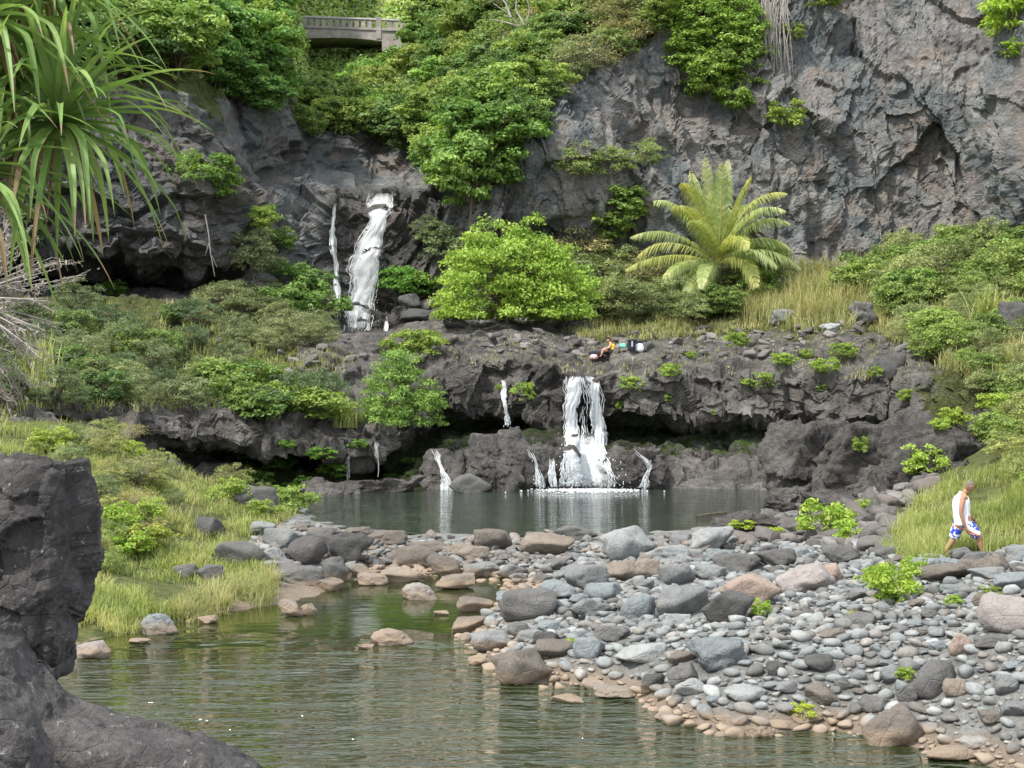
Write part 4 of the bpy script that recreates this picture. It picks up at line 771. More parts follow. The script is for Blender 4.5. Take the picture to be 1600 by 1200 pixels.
def waterfall(label, lines, n, seed, wr=(.018, .05), name='waterfall', spray=0, drop=.12, stick=.12, veil=True):
    """lines: rows (photo y, x left, x right, density); strands run down over the rock between the two edges"""
    r = np.random.default_rng(seed); ys = [l[0] for l in lines]; mb = MB(); y0, y1 = ys[0], ys[-1]
    gy_ = np.arange(y0, y1 + 1, 5.0); table = {}
    xl = np.interp(gy_, ys, [l[1] for l in lines]); xr = np.interp(gy_, ys, [l[2] for l in lines]); de = np.interp(gy_, ys, [l[3] for l in lines])
    us = np.linspace(0, 1, 9)
    Yt = np.array([[front_y(xl[i] * (1 - u) + xr[i] * u, gy_[i], 80) for u in us] for i in range(len(gy_))])
    for i in range(1, len(gy_)):           # falling water moves out from the rock, never back under an overhang
        Yt[i] = np.minimum(Yt[i], Yt[i - 1] + .02)
    jr = 1.6 if xr.mean() - xl.mean() > 14 else .9; xl = xl + jr * np.convolve(r.normal(0, 1.6, len(xl) + 4), np.ones(5) / 2.2, 'valid')[:len(xl)]; xr = xr + jr * np.convolve(r.normal(0, 1.6, len(xl) + 4), np.ones(5) / 2.2, 'valid')[:len(xl)]
    for c in range(9): Yt[:, c] = np.convolve(np.pad(Yt[:, c], 2, mode='edge'), [.1, .2, .4, .2, .1], 'valid')
    ph = r.uniform(0, 9)
    for s in range(n):
        u = r.random(); i0 = int(r.integers(0, max(1, len(gy_) - 2))); ln = int(r.integers(2, 9)); i1 = min(len(gy_) - 1, i0 + ln)
        if r.random() > de[i0]: continue
        # strands gather in streams
        if math.sin(u * 23 + ph + i0 * .12) + math.sin(u * 51 + ph * 2 - i0 * .2) < -0.25 and r.random() < .85: continue
        pts = []; uu = u
        for i in range(i0, i1 + 1):
            uu = min(1, max(0, uu + r.normal(0, .012))); x = xl[i] * (1 - uu) + xr[i] * uu + r.normal(0, .3)
            pts.append(P(x, gy_[i], np.interp(uu, us, Yt[i]) - stick - r.random() * drop))
        if len(pts) < 2: continue
        m = len(pts); w = r.uniform(*wr) * np.interp(np.arange(m), [0, m / 2, m], [.35, 1, .25]); mb.tube(pts, w, 4)
    for s in range(spray):                 # drops thrown off at the foot and edges
        i = int(len(gy_) * (1 - abs(r.normal(0, .25)))); i = min(max(i, 0), len(gy_) - 1); u = r.normal(.5, .30); x = xl[i] * (1 - u) + xr[i] * u
        p = P(x, gy_[i] + r.uniform(-3, 4), np.interp(min(max(u, 0), 1), us, Yt[i]) - stick - r.random() * .5); q = r.uniform(.010, .026)
        V, Fq = ICO[1]; mb.add(V * q * np.array([1, 1, r.uniform(1, 2.5)]) + p, Fq)
    o = mb.build('strands' if veil else name, M['fall'], None, True)
    if not veil: return tag(o, label, 'waterfall')
    root_ = empty(name, P((xl[-1] + xr[-1]) / 2, gy_[-1], Yt[-1].mean() - .3)); base_ = np.array(root_.location); o.parent = root_; o.location = -root_.location
    nu, nv = 26, len(gy_) * 3
    for lay in range(2):
        vv = np.linspace(0, len(gy_) - 1, nv); Vs, UV, DN = [], [], []
        for v in vv:
            a_, b_ = np.interp(v, range(len(gy_)), xl), np.interp(v, range(len(gy_)), xr); yy = np.interp(v, range(len(gy_)), gy_); dn = np.interp(v, range(len(gy_)), de)
            for q in range(nu):
                u = q / (nu - 1); ww = (b_ - a_) * (1.0 + .12 * math.sin(v * 1.7 + lay * 2)) ; x = (a_ + b_) / 2 + (u - .5) * ww; yt = np.interp(u, us, [np.interp(v, range(len(gy_)), Yt[:, c]) for c in range(9)])
                Vs.append(P(x, yy, yt - stick - .05 - .14 * lay - .05 * math.sin(u * 19 + v * .8 + lay)) - base_); UV.append(((x - xl.mean()) * 67 / F + lay * 7, -yy * 67 / F * .5, seed * 3.1)); DN.append(dn * (1 - abs(2 * u - 1) ** 3 * .8) * (.85 if lay else 1) * (1 - (abs(2 * v / (len(gy_) - 1) - 1) ** 12) * .5))
        ii = (np.arange(nv - 1)[:, None] * nu + np.arange(nu - 1)[None]); o2 = mesh('veil', Vs, np.stack([ii, ii + 1, ii + nu + 1, ii + nu], -1).reshape(-1, 4), M['veil'], root_, True, {'dens': np.array(DN)})
        at = o2.data.attributes.new('uv', 'FLOAT_VECTOR', 'POINT'); at.data.foreach_set('vector', np.array(UV, np.float32).ravel())
    return tag(root_, label, 'waterfall')
waterfall('tall white waterfall dropping from the upper shelf, the highest and widest upper stream',
          [(302,572,617,.9),(318,571,619,.9),(334,573,612,1),(342,577,604,1),(352,575,606,.95),(370,562,602,.9),(400,549,596,.9),(440,544,594,.85),(480,538,586,.75),(520,534,580,.65)], 420, 1, (.008, .022), spray=260)
waterfall('thin white side stream falling left of the tall upper waterfall', [(318,522,528,.8),(345,517,523,1),(380,515,523,.8),(420,522,531,.8),(460,523,533,.8),(500,516,532,.8)], 70, 2, (.012, .03), spray=50)
waterfall('fine trickle right of the foot of the tall upper waterfall', [(488,601,605,.8),(520,601,605,.8)], 24, 12, (.012, .02))
BROAD = waterfall('broad double waterfall pouring off the rock shelf into the far pool',
          [(590,884,934,1),(598,882,940,.5),(615,882,941,.12),(640,883,943,.10),(674,882,946,.3),(688,880,946,.65),(704,878,949,1),(730,876,956,1),(762,874,964,1)], 900, 3, (.008, .022), spray=500)
SL = waterfall('left strand of the broad double waterfall', [(588,886,912,.9),(600,883,908,1),(630,882,903,1),(700,882,901,.9)], 150, 33, (.012, .03))
SR = waterfall('right strand of the broad double waterfall', [(588,908,928,.9),(600,918,938,1),(630,924,942,1),(700,928,948,.9)], 150, 34, (.012, .03))
waterfall('thin straight waterfall left of the broad one, falling from the shelf', [(594,783,790,1),(630,786,793,.9),(668,789,797,.9)], 50, 4, (.010, .024), spray=30)
waterfall('slanting cascade at the left of the large brown rock', [(702,675,684,.5),(712,678,690,.7),(725,683,692,.5),(745,688,704,.6),(758,690,710,.75),(772,688,716,.8)], 90, 5, (.010, .024), spray=60)
waterfall('small cascade immediately left of the broad double waterfall foot', [(702,820,832,.4),(720,830,842,.6),(740,834,848,.6),(763,834,852,.75)], 60, 6, (.010, .022), spray=30)
waterfall('faint short cascade between the small cascade and the broad waterfall', [(716,856,868,.6),(740,858,870,.6),(761,860,872,.5)], 80, 16, (.014, .03))
waterfall('small slanting cascade right of the broad waterfall', [(702,990,1002,.3),(716,1004,1016,.5),(728,1012,1026,.65),(738,1008,1020,.6),(762,998,1018,.7)], 60, 7, (.010, .022), spray=30)
waterfall('fine trickle over the mossy overhang left of the slanting cascade', [(690,587,593,.7),(746,588,593,.5)], 16, 8, (.006, .012))
waterfall('faintest trickle over the mossy overhang, furthest left', [(712,541,546,.6),(752,541,546,.5)], 10, 9, (.006, .010))
for s_ in (SL, SR):                     # the two strands are parts of the broad fall
    off = s_.location - BROAD.location
    for c_ in list(s_.children): c_.parent = BROAD; c_.location = c_.location + off
    bpy.data.objects.remove(s_)
# foam line where the broad fall meets the pool
mb = MB(); r = np.random.default_rng(4)
for i in range(620):
    x = r.normal(918, 36); p = G(x, 763.8 + abs(r.normal(0, 2.6)), .41); V, Fq = ICO[1]; mb.add(V * np.array([r.uniform(.02, .09), r.uniform(.03, .12), .02]) + p, Fq)
tag(mb.build('foam', M['fall']), kind='structure')
# ---------------------------------------------------------------- foliage kit
M['leaf_bright'] = leaf_mat('bright_leaf', (.09, .15, .035), (.22, .31, .075), (.38, .44, .15))
M['leaf_tree'] = leaf_mat('tree_leaf', (.07, .12, .045), (.185, .26, .085), (.34, .41, .17))
M['leaf_dull'] = leaf_mat('dull_shrub_leaf', (.08, .105, .055), (.21, .25, .13), (.40, .43, .26))
M['leaf_dry'] = leaf_mat('dry_brush_leaf', (.14, .14, .08), (.28, .26, .15), (.44, .40, .27))
M['grass'] = leaf_mat('grass_blade', (.15, .20, .06), (.32, .38, .12), (.54, .52, .25), .4)
M['straw'] = leaf_mat('straw_grass', (.18, .22, .08), (.37, .37, .17), (.58, .53, .31), .4)
M['palm_leaf'] = leaf_mat('palm_leaflet', (.15, .22, .06), (.31, .39, .14), (.56, .58, .30), .4)
M['pandanus'] = leaf_mat('strap_leaf', (.30, .22, .13), (.13, .24, .06), (.33, .46, .16), .35)
M['dead'] = leaf_mat('dead_twig', (.15, .125, .10), (.27, .23, .19), (.42, .37, .32), .1)
M['bark'] = plain('bark', (.16, .13, .10), .9, .35, 9, .1, .02)
M['greybark'] = plain('grey_bark', (.30, .275, .25), .9, .25, 6, .1, .02)
def leaves(cent, out, size, r, aspect=.5, up=.5, tint=None, jit=.6):
    n = len(cent); nrm = out + r.normal(size=(n, 3)) * jit + np.array([0, 0, up]); nrm /= np.linalg.norm(nrm, axis=1, keepdims=True)
    t = r.normal(size=(n, 3)); t -= nrm * np.sum(t * nrm, 1, keepdims=True); t /= np.linalg.norm(t, axis=1, keepdims=True); b_ = np.cross(nrm, t)
    s = size * r.uniform(.6, 1.3, n)[:, None]; w = s * aspect
    V = np.stack([cent - t * s * .5, cent + b_ * w * .5 + nrm * s * .07, cent + t * s * .5 - nrm * s * .12, cent - b_ * w * .5 + nrm * s * .07], 1).reshape(-1, 3)
    Fq = np.arange(n * 4).reshape(n, 4); tt = np.repeat(tint if tint is not None else np.clip(r.normal(.5, .25, n), 0, 1), 4)
    return V, Fq, tt
PL = {}
def plant_proto(key, w, h, nclump, nleaf, size, mat, seed, flat=.6, aspect=.5, trunk=.05, dome=False, bark='bark', up=.5, names=('crown', 'trunk'), csize=.2, lo=.15, twigs=False):
    r = np.random.default_rng(seed); cr = MB(); tr = MB(); cs = []
    for i in range(nclump):
        a = r.uniform(0, 6.28); e = math.acos(r.uniform(-.9 if not dome else -.1, 1)); q = r.uniform(.72, 1.0) if r.random() < .8 else r.uniform(.3, .7)
        lump = 1 + .22 * math.sin(3 * a + seed) + .13 * math.sin(5 * a + 2 * seed)
        x, y = w / 2 * q * math.sin(e) * math.cos(a) * lump, w / 2 * q * math.sin(e) * math.sin(a) * lump
        z = h * (lo + (1 - lo) * (.46 + .50 * q * math.cos(e) * (1 + .15 * math.sin(4 * a + seed)))) if not dome else h * (.07 + .86 * q * max(0, math.cos(e)) * (1 + .1 * math.sin(4 * a)))
        c = np.array([x, y, z]); cs.append(c); rc = csize * w * r.uniform(.55, 1.25); m = int(nleaf * r.uniform(.6, 1.4) * (rc / (csize * w)) ** 1.5) + 3
        d = r.normal(size=(m, 3)); d /= np.linalg.norm(d, axis=1, keepdims=True); d[:, 2] = np.where(d[:, 2] < -.2, -d[:, 2] * .6, d[:, 2])
        rad = r.uniform(.55, 1.05, (m, 1)); cent = c + d * rad * np.array([rc, rc, rc * flat])
        base = np.clip(r.normal(.5, .17), 0.1, .9); V, Fq, tt = leaves(cent, d, size, r, aspect, up, np.clip(base + r.normal(0, .17, m), 0, 1)); cr.add(V, Fq, tt)
    root = np.array([0, 0, -.15 * h]); top = np.array([r.normal(0, .03 * w), r.normal(0, .03 * w), h * .45])
    nst = 1 if trunk > .04 * 0 and not dome else 4
    tr.tube([root, (root + top) / 2 + r.normal(0, .02 * w, 3), top], [trunk * w, trunk * w * .8, trunk * w * .5], 6)
    for c in cs[::2]:
        a0 = root + (top - root) * r.uniform(.35, 1); mid = (a0 + c) / 2 + np.array([0, 0, .04 * h]); tr.tube([a0, mid, c], [trunk * w * .35, trunk * w * .22, trunk * w * .08], 4)
        if twigs:
            for _ in range(3): e_ = c + r.normal(0, .09 * w, 3); tr.tube([mid, (mid + e_) / 2 + r.normal(0, .02, 3), e_], [trunk * w * .12, trunk * w * .1, trunk * w * .05], 3)
    root_o = empty(key, (0, 0, -500)); cr.build(names[0], mat, root_o, False); tr.build(names[1], M[bark], root_o)
    PL[key] = (root_o, w, h); return root_o
for i in range(3):
    plant_proto('tree%d' % i, 4, 3.8, 80, 85, .27, M['leaf_tree'], 10 + i, .8, .55, .02, csize=.15, lo=.05)
    plant_proto('shrub%d' % i, 1.6, 1.3, 60, 62, .085, M['leaf_dull'], 20 + i, .85, .45, .012, csize=.15, lo=.0, names=('foliage', 'stem'), twigs=True, up=.3)
    plant_proto('leafy%d' % i, 1.2, .9, 40, 46, .115, M['leaf_bright'], 30 + i, .85, .5, .012, csize=.18, lo=.0, names=('foliage', 'stem'))
    plant_proto('bigleaf%d' % i, 3, 2.5, 72, 75, .19, M['leaf_tree'], 60 + i, .85, .55, .014, csize=.15, lo=.0, names=('foliage', 'stem'))
plant_proto('dome0', 9.3, 6.2, 330, 90, .25, M['leaf_bright'], 41, .8, .55, .012, True, csize=.085)
plant_proto('dome1', 4.2, 4.0, 210, 80, .15, M['leaf_bright'], 42, .8, .55, .012, True, csize=.11)
plant_proto('dry0', 3, 2.2, 50, 60, .15, M['leaf_dry'], 51, .7, .4, .02, csize=.18, names=('foliage', 'stem'), bark='greybark', twigs=True)
plant_proto('dry1', 3, 2.4, 40, 34, .15, M['leaf_dry'], 52, .7, .4, .02, csize=.18, names=('foliage', 'stem'), bark='greybark', twigs=True)
FIRST = set()
def put(key, loc, h, label, cat, group=None, name='bush', ws=1.0, col=(1, 1, 1), rz=None, ds=None, tilt=0):
    root, w0, h0 = PL[key]; r = random.Random(len(FIRST) * 13 + 5); FIRST.add(len(FIRST))
    o = copy_tree(root); o.name = name; s = h / h0; o.scale = (s * ws, s * (ds or ws), s); o.location = loc; o.rotation_euler = (tilt, 0, r.uniform(0, 6.28) if rz is None else rz)
    j = r.uniform(.88, 1.12)
    for ch in o.children: ch.color = (col[0] * j, col[1] * j, col[2] * j, 1) if ch.name.split('.')[0] in ('crown', 'foliage') else (1, 1, 1, 1)
    return tag(o, label, cat, group)
def pp(key, px, py, hpx, label, cat='shrub', group=None, name='shrub', ws=1.0, col=(1, 1, 1), objs=None, fwd=.0, rz=None, ds=None, tilt=0):
    h = cast(px, py, objs)
    if h is None: return
    p = h[0]; return put(key, (p.x, p.y - fwd, p.z), hpx * p.y / F, label, cat, group, name, ws, col, rz, ds, tilt)
# ---------------------------------------------------------------- planting
def fill(poly, n, keys, hr, label, cat, group, name, seed, mind=18, cols=((1, 1, 1),), ws=(.9, 1.3), objs=None, fwd=0.0):
    r = random.Random(seed); xs = [p[0] for p in poly]; ys = [p[1] for p in poly]; pts = []; tries = 0; last = None
    while len(pts) < n and tries < n * 40:
        tries += 1; x, y = r.uniform(min(xs), max(xs)), r.uniform(min(ys), max(ys))
        if not inpoly(np.array([x]), np.array([y]), poly)[0]: continue
        if any(abs(x - a) < mind and abs(y - b) < mind * .55 for a, b in pts): continue
        pts.append((x, y)); c = r.choice(cols)
        last = pp(r.choice(keys), x, y, r.uniform(*hr), label, cat, group, name, r.uniform(*ws), c, objs, fwd)
    return last
TREE = ['tree0', 'tree1', 'tree2']; SHR = ['shrub0', 'shrub1', 'shrub2']; LFY = ['leafy0', 'leafy1', 'leafy2']; BIG = ['bigleaf0', 'bigleaf1', 'bigleaf2']
G1 = ((1.2, 1.25, 1), (.8, .95, .85), (1.4, 1.4, 1), (1.1, 1.35, .9), (1.3, 1.2, .9))
# trees crowning the left cliff
fill([(225,10),(405,-40),(405,90),(415,130),(420,150),(380,150),(300,125),(240,120)], 30, TREE, (85, 125), 'bright green layered tree on top of the left cliff beside the bridge', 'tree', 'trees on top of the left cliff', 'tree', 1, 24, ((1.2, 1.35, .9), (.9, 1.2, .8), (1.35, 1.4, .9), (.8, 1.1, .8)), (1, 1.4))
for i, (x, y, h, w) in enumerate([(405,182,70,1.3),(375,165,75,1.2),(425,165,70,1.2),(345,140,70,1.3)]):
    pp(TREE[i % 3], x, y, h, 'leafy tree hanging over the rim of the left cliff above the dark gorge', 'tree', 'trees hanging over the rim of the left cliff', 'tree', w, (.85, 1.15, .8))
fill([(-150,20),(220,0),(225,125),(0,125),(-150,110)], 18, TREE, (80, 130), 'darker tree on the left cliff behind the long drooping strap leaves', 'tree', 'trees on the cliff behind the strap leaves', 'tree', 2, 34, ((.7, .85, .8), (.9, 1, .8)), (1.1, 1.4))
# the valley below the bridge
for x, y, h in ((660, 92, 62), (678, 70, 60), (650, 118, 50)): pp(TREE[x % 3], x, y, h, 'green tree covering the right end of the bridge', 'tree', 'trees covering the right end of the bridge', 'tree', 1.2, (1.1, 1.25, .9))
VAL = [(470,178),(560,168),(630,152),(680,118),(740,90),(850,150),(835,205),(800,240),(770,280),(735,320),(700,268),(640,235),(585,232),(540,205),(470,222)]
fill(VAL, 66, TREE + BIG, (48, 78), 'green tree in the dense growth of the valley between the bridge and the waterfall', 'tree', 'trees in the valley below the bridge', 'tree', 3, 24, G1, (1, 1.3))
fill([(690,25),(860,-30),(900,80),(830,140),(730,95),(680,95)], 28, TREE + BIG, (50, 80), 'green tree on the slope right of the bridge', 'tree', 'trees on the slope right of the bridge', 'tree', 4, 26, ((.7,.85,.75),(1,1,1),(.85,1,.8),(1.15,1.15,.9)), (1, 1.3))
for i, (x, y, h, w, c) in enumerate([(735,335,120,1.0,(1,1.15,.8)),(760,270,110,1.3,(.85,1.1,.7)),(700,290,80,1.2,(1,1.2,.8)),(800,200,95,1.3,(1.05,1.2,.8)),(770,235,95,1.2,(.8,1,.7)),(740,205,90,1.3,(1,1.1,.8)),(690,225,80,1.3,(1.1,1.2,.8))]):
    pp((TREE + BIG)[i % 6], x, y, h, 'bright green tree hanging over the rock right of the high waterfall', 'tree', 'trees hanging right of the high waterfall', 'tree', w, c, fwd=1.5)
for x, y, h, lb in [(600,228,60,'yellowish dry grassy bush at the rim above the back rock wall'),(630,222,55,'reddish brown bush at the rim above the back rock wall')]:
    pp('dry0', x, y, h, lb, 'bush', None, 'bush', 1.1, (1, 1, .7) if x == 600 else (.9, .7, .55))
# dry brush and shrubs above the right cliff
TOPR = [(770,10),(860,-40),(1150,-50),(1135,0),(1060,50),(985,85),(930,115),(880,150),(845,170),(800,110)]
fill(TOPR, 50, ['dry0', 'dry1', 'bigleaf0', 'bigleaf1', 'shrub0', 'bigleaf2'], (42, 78), 'bush in the olive and grey brush above the rim of the right cliff', 'bush', 'brush above the rim of the right cliff', 'bush', 5, 22, ((1, 1, .9), (1.3, 1.25, .9), (1.1, 1.15, .8), (.9, 1, .8)), (1.1, 1.5))
for i, (x, y, h, w) in enumerate([(1120,95,70,1.3),(1085,130,65,1.2),(1150,120,70,1.1),(1115,150,70,1.3),(1150,180,70,1.0),(1075,95,50,1.2),(1165,75,60,1),(1095,60,60,1.3),(1140,45,60,1.2)]):
    pp(BIG[i % 3], x, y, h, 'bright green shrub hanging on the cliff face above the coconut palm', 'shrub', 'shrubs hanging on the cliff above the coconut palm', 'shrub', w, (1.15, 1.3, .75), fwd=.3)
SM = [(902,280,55,'shrub1','pale green weed clump on the cliff, level with the rim of the large bush',(1.3,1.4,.9)),(955,275,46,'shrub2','sparse weed clump in the middle of the cliff face',(1.2,1.3,.9)),(1010,262,42,'shrub0','sparse pale weeds right of the middle of the cliff face',(1.2,1.3,.9)),
      (975,345,52,'leafy1','light green weed on the cliff above the left palm fronds',(.9,1,.9)),(945,375,52,'leafy0','light green weed on the cliff right of the large dome bush',(1,1.05,.9)),(1235,65,30,'leafy0','small green weed high on the cliff by the white hanging roots',(1,1,.8)),(1290,14,36,'leafy1','green weed at the top of the right cliff',(1,1,.8)),(1224,200,40,'leafy2','green weed below the white hanging roots',(1,1,.8)),
      (1578,55,60,'leafy1','bright green hanging plant at the upper right corner of the cliff',(1.3,1.4,.7)),(1582,92,30,'leafy2','trailing lower end of the bright hanging plant at the upper right',(1.2,1.3,.7)),
      (320,312,76,'bigleaf1','round green bush on the left cliff, left of the high waterfall',(1,1.2,.75)),(410,362,40,'bigleaf2','yellow green bush on the rock left of the thin side stream',(1.3,1.3,.8)),(440,392,36,'bigleaf0','small green bush below the yellow green bush left of the side stream',(1,1.1,.8)),(398,430,70,'shrub1','grey green shrub on the rock left of the high waterfall',(1.1,1.1,1)),
      (462,470,62,'leafy0','lush green fern bank left of the foot of the high waterfall',(.6,.8,.7)),(492,500,58,'leafy2','green plants at the rock foot beside the thin side stream',(.7,.85,.8)),(440,500,50,'leafy1','green weeds left of the fern bank',(.6,.75,.7)),
      (625,462,44,'leafy1','dark green plant cluster right of the high waterfall foot',(.6,.9,.6)),(655,462,40,'leafy0','green plant cluster behind the heap of stones',(.8,1,.7)),(690,420,70,'shrub2','dull green creeper on the dark rock left of the dome bush',(.9,1,.9)),(670,380,40,'shrub0','small dull creeper on the rock above the heap of stones',(.9,1,.9)),
      (25,400,80,'tree2','dark green bush behind the grey dead branches',(.6,.8,.8)),(180,462,26,'leafy0','green weeds at the mouth of the dark cave',(.5,.8,.5)),(120,485,50,'shrub1','shrub at the left side of the dark cave',(.8,.9,.8))]
for x, y, h, k_, lb, c in SM: pp(k_, x, y, h, lb, 'plant', None, 'plant', 1.15, c, fwd=.2)
pp('dome0', 795, 508, 168, 'huge dense dome shaped bright green bush in front of the cliff', 'bush', None, 'bush', .96, (1.15, 1.25, .8), rz=.4)
pp('bigleaf0', 862, 500, 95, 'leafy right shoulder of the dome bush with larger leaves', 'bush', None, 'bush', 1.1, (1.1, 1.3, .8))
pp('dome1', 622, 672, 128, 'dense rounded green bush on the lower rock shelf left of the thin straight waterfall', 'bush', None, 'bush', .95, (.8, .95, .8), rz=1)
pp('leafy1', 655, 560, 44, 'yellow green bush top growing behind the dense rounded bush', 'bush', None, 'bush', 1.4, (1.1, 1.1, .8))
# shrubs round the dome bush and under the palm
fill([(880,500),(890,430),(960,420),(1010,470),(1000,500)], 16, SHR + ['bigleaf1', 'dry0'], (45, 75), 'dull olive shrub between the dome bush and the coconut palm', 'shrub', 'shrubs between the dome bush and the palm', 'shrub', 6, 16, ((1, 1.05, .9), (1.2, 1.2, .9)), (1.1, 1.4))
fill([(1010,500),(1060,480),(1200,420),(1230,440),(1160,490),(1100,505)], 12, BIG + SHR, (34, 60), 'green shrub around the foot of the coconut palm', 'shrub', 'shrubs around the foot of the palm', 'shrub', 7, 18, ((1.1, 1.15, .9), (1, 1.1, .8)), (1.1, 1.4))
fill([(1310,470),(1330,420),(1460,400),(1620,390),(1720,390),(1720,470),(1600,440),(1500,480),(1380,500)], 36, BIG + BIG + SHR, (38, 66), 'light green shrub along the foot of the right cliff', 'shrub', 'shrubs along the foot of the right cliff', 'shrub', 8, 24, ((1.25, 1.25, 1), (1, 1.1, .8), (1.4, 1.35, 1.1)), (1, 1.3))
fill([(1400,530),(1480,490),(1600,470),(1720,470),(1720,640),(1560,640),(1480,590)], 44, BIG + SHR, (28, 52), 'green weed shrub on the slope at the right of the rock shelf', 'shrub', 'weed shrubs on the right slope', 'shrub', 9, 24, ((1.1, 1.15, .9), (1.3, 1.3, 1)), (1, 1.4))
fill([(1540,700),(1600,640),(1720,640),(1720,780),(1620,770),(1560,745)], 24, BIG + SHR, (32, 56), 'bright leafy shrub on the bank behind the walking man', 'shrub', 'shrubs on the bank behind the man', 'shrub', 10, 22, ((1.25, 1.25, .9), (1.4, 1.35, .9)), (1, 1.3))
LED = [(1190,606,24,1.5),(1290,582,24,1.4),(1318,560,24,1.2),(1222,572,20,1.3),(1048,590,22,1),(985,612,24,1),(970,640,14,1),(1045,628,14,1),(1375,590,18,1.2),(1285,612,12,1),(1150,545,26,1),(1420,628,20,1),(1080,560,12,1),(820,632,34,.8),(1260,560,16,1),(1120,650,10,1.4),(780,610,10,1)]
for x, y, h, w in LED: pp(LFY[int(x) % 3], x, y, h, 'little light green plant rooted in a crack of the rock shelf', 'plant', 'little plants in cracks of the rock shelf', 'plant', w, (1.1, 1.15, .8))
# plants on the black rocks and the beach
allb = TER + [o for o in C.objects if o.name.startswith('basalt_rock')]
for x, y, h, w, lb, c in [(1290,842,62,1.0,'bright yellow green plant growing in front of the black rocks, largest there',(1.3,1.35,.8)),(1325,846,34,1,'small bright plant right of the largest one in front of the black rocks',(1.2,1.3,.8)),(1355,798,18,1.3,'bright weed at the foot of the black rocks',(1.3,1.35,.8)),(1448,738,44,1.1,'rounded bright bush sitting on the black rock above the man',(1.25,1.3,.85)),(1425,742,16,1,'small weed below the rounded bush on the black rock',(1.2,1.2,.8)),
                   (1343,706,24,.8,'weed in the vertical crack of the leaning slab',(1.1,1.15,.8)),(1490,664,28,1.2,'yellow green weed on the top edge of the black rocks',(1.4,1.35,.8)),(1555,645,30,1.2,'yellow green weed at the right on top of the black rocks',(1.3,1.3,.8)),(1470,672,20,1.2,'tiny weed beside the one on the top edge of the black rocks',(1.3,1.3,.8)),(1160,825,14,2.2,'yellow green low weed on the dark shelf at the pool edge',(1.5,1.4,.7)),(1210,838,14,1.8,'second yellow green low weed on the dark shelf',(1.4,1.3,.7)),
                   (1398,940,64,1.0,'bright green leafy plant growing alone on the grey cobbles',(1.35,1.4,.8)),(1375,925,40,1,'left companion of the bright plant on the cobbles',(1.2,1.3,.8)),(1430,905,34,1,'small plant between the cobbles and the tall grass',(1.2,1.3,.8)),(1190,965,28,.9,'grass like plant beside the pinkish brown boulder',(1.4,1.5,.8)),(1492,948,18,1,'tiny weed on the cobbles left of the huge pinkish boulder',(1.2,1.3,.8)),(1415,1060,18,1.2,'weed beside the large rounded boulder',(1.3,1.3,.8)),(1256,1120,22,1.4,'yellow green weed by the brown stone near the shore',(1.6,1.4,.8)),(895,1010,12,1.5,'tiny weed between stones on the left half of the beach',(1.3,1.4,.8)),(1550,935,20,1.4,'low brownish weed by the path stones',(1,.9,.6))]:
    pp(LFY[int(x) % 3], x, y, h, lb, 'plant', None, 'plant', w, c, allb)
# left terrace
DG = ((.6, .75, .7), (.9, .95, .9), (1.1, 1.1, .95), (.75, .85, .75))
fill([(-120,530),(60,500),(230,497),(340,510),(400,550),(330,640),(200,645),(0,640),(-120,640)], 46, SHR + SHR + ['bigleaf1', 'bigleaf0'], (28, 54), 'grey green shrub in the thicket on the left terrace below the cave', 'shrub', 'shrubs in the thicket on the left terrace', 'shrub', 11, 24, DG, (1.1, 1.5))
fill([(330,470),(420,470),(480,515),(520,545),(400,560),(350,520)], 16, SHR, (30, 48), 'pale grey green shrub on the terrace left of the high waterfall', 'shrub', 'pale shrubs left of the high waterfall', 'shrub', 12, 18, ((1.2, 1.15, 1.05), (1, 1, .9)), (1.1, 1.5))
fill([(330,590),(420,580),(520,640),(540,665),(420,665),(330,645)], 13, SHR + LFY, (34, 60), 'low shrub on the lower rock ledge left of the dense rounded bush', 'shrub', 'low shrubs on the lower rock ledge', 'shrub', 13, 22, DG, (1.1, 1.5))
fill([(60,690),(200,680),(340,735),(465,795),(430,815),(330,790),(240,815),(150,800),(100,760)], 30, SHR + ['dry1', 'leafy2'], (24, 46), 'yellowish green shrub on the left bank', 'shrub', 'yellowish shrubs on the left bank', 'shrub', 14, 20, ((1.2, 1.2, .9), (1.05, 1.1, 1), (1.35, 1.25, .9)), (1.1, 1.5), [bank])
fill([(120,830),(260,820),(290,880),(200,920),(130,900)], 9, SHR + ['leafy0'], (26, 44), 'small weedy shrub among the grass near the left shore', 'shrub', 'small shrubs near the left shore', 'shrub', 15, 22, ((1.4, 1.2, .9), (1.2, 1.3, .8)), (1, 1.4), [bank])
for x, y, h in [(385,720,20),(430,735,24),(525,745,26),(480,765,22),(560,700,14),(505,718,20),(450,700,14),(610,750,10),(695,660,24),(730,655,24),(400,760,24),(440,775,20),(640,725,10)]:
    pp(LFY[x % 3], x, y, h, 'small green fern on the wet rock under the mossy overhang', 'fern', 'ferns on the wet rock under the overhang', 'fern', 1.5, (.6, .85, .5), fwd=.1)
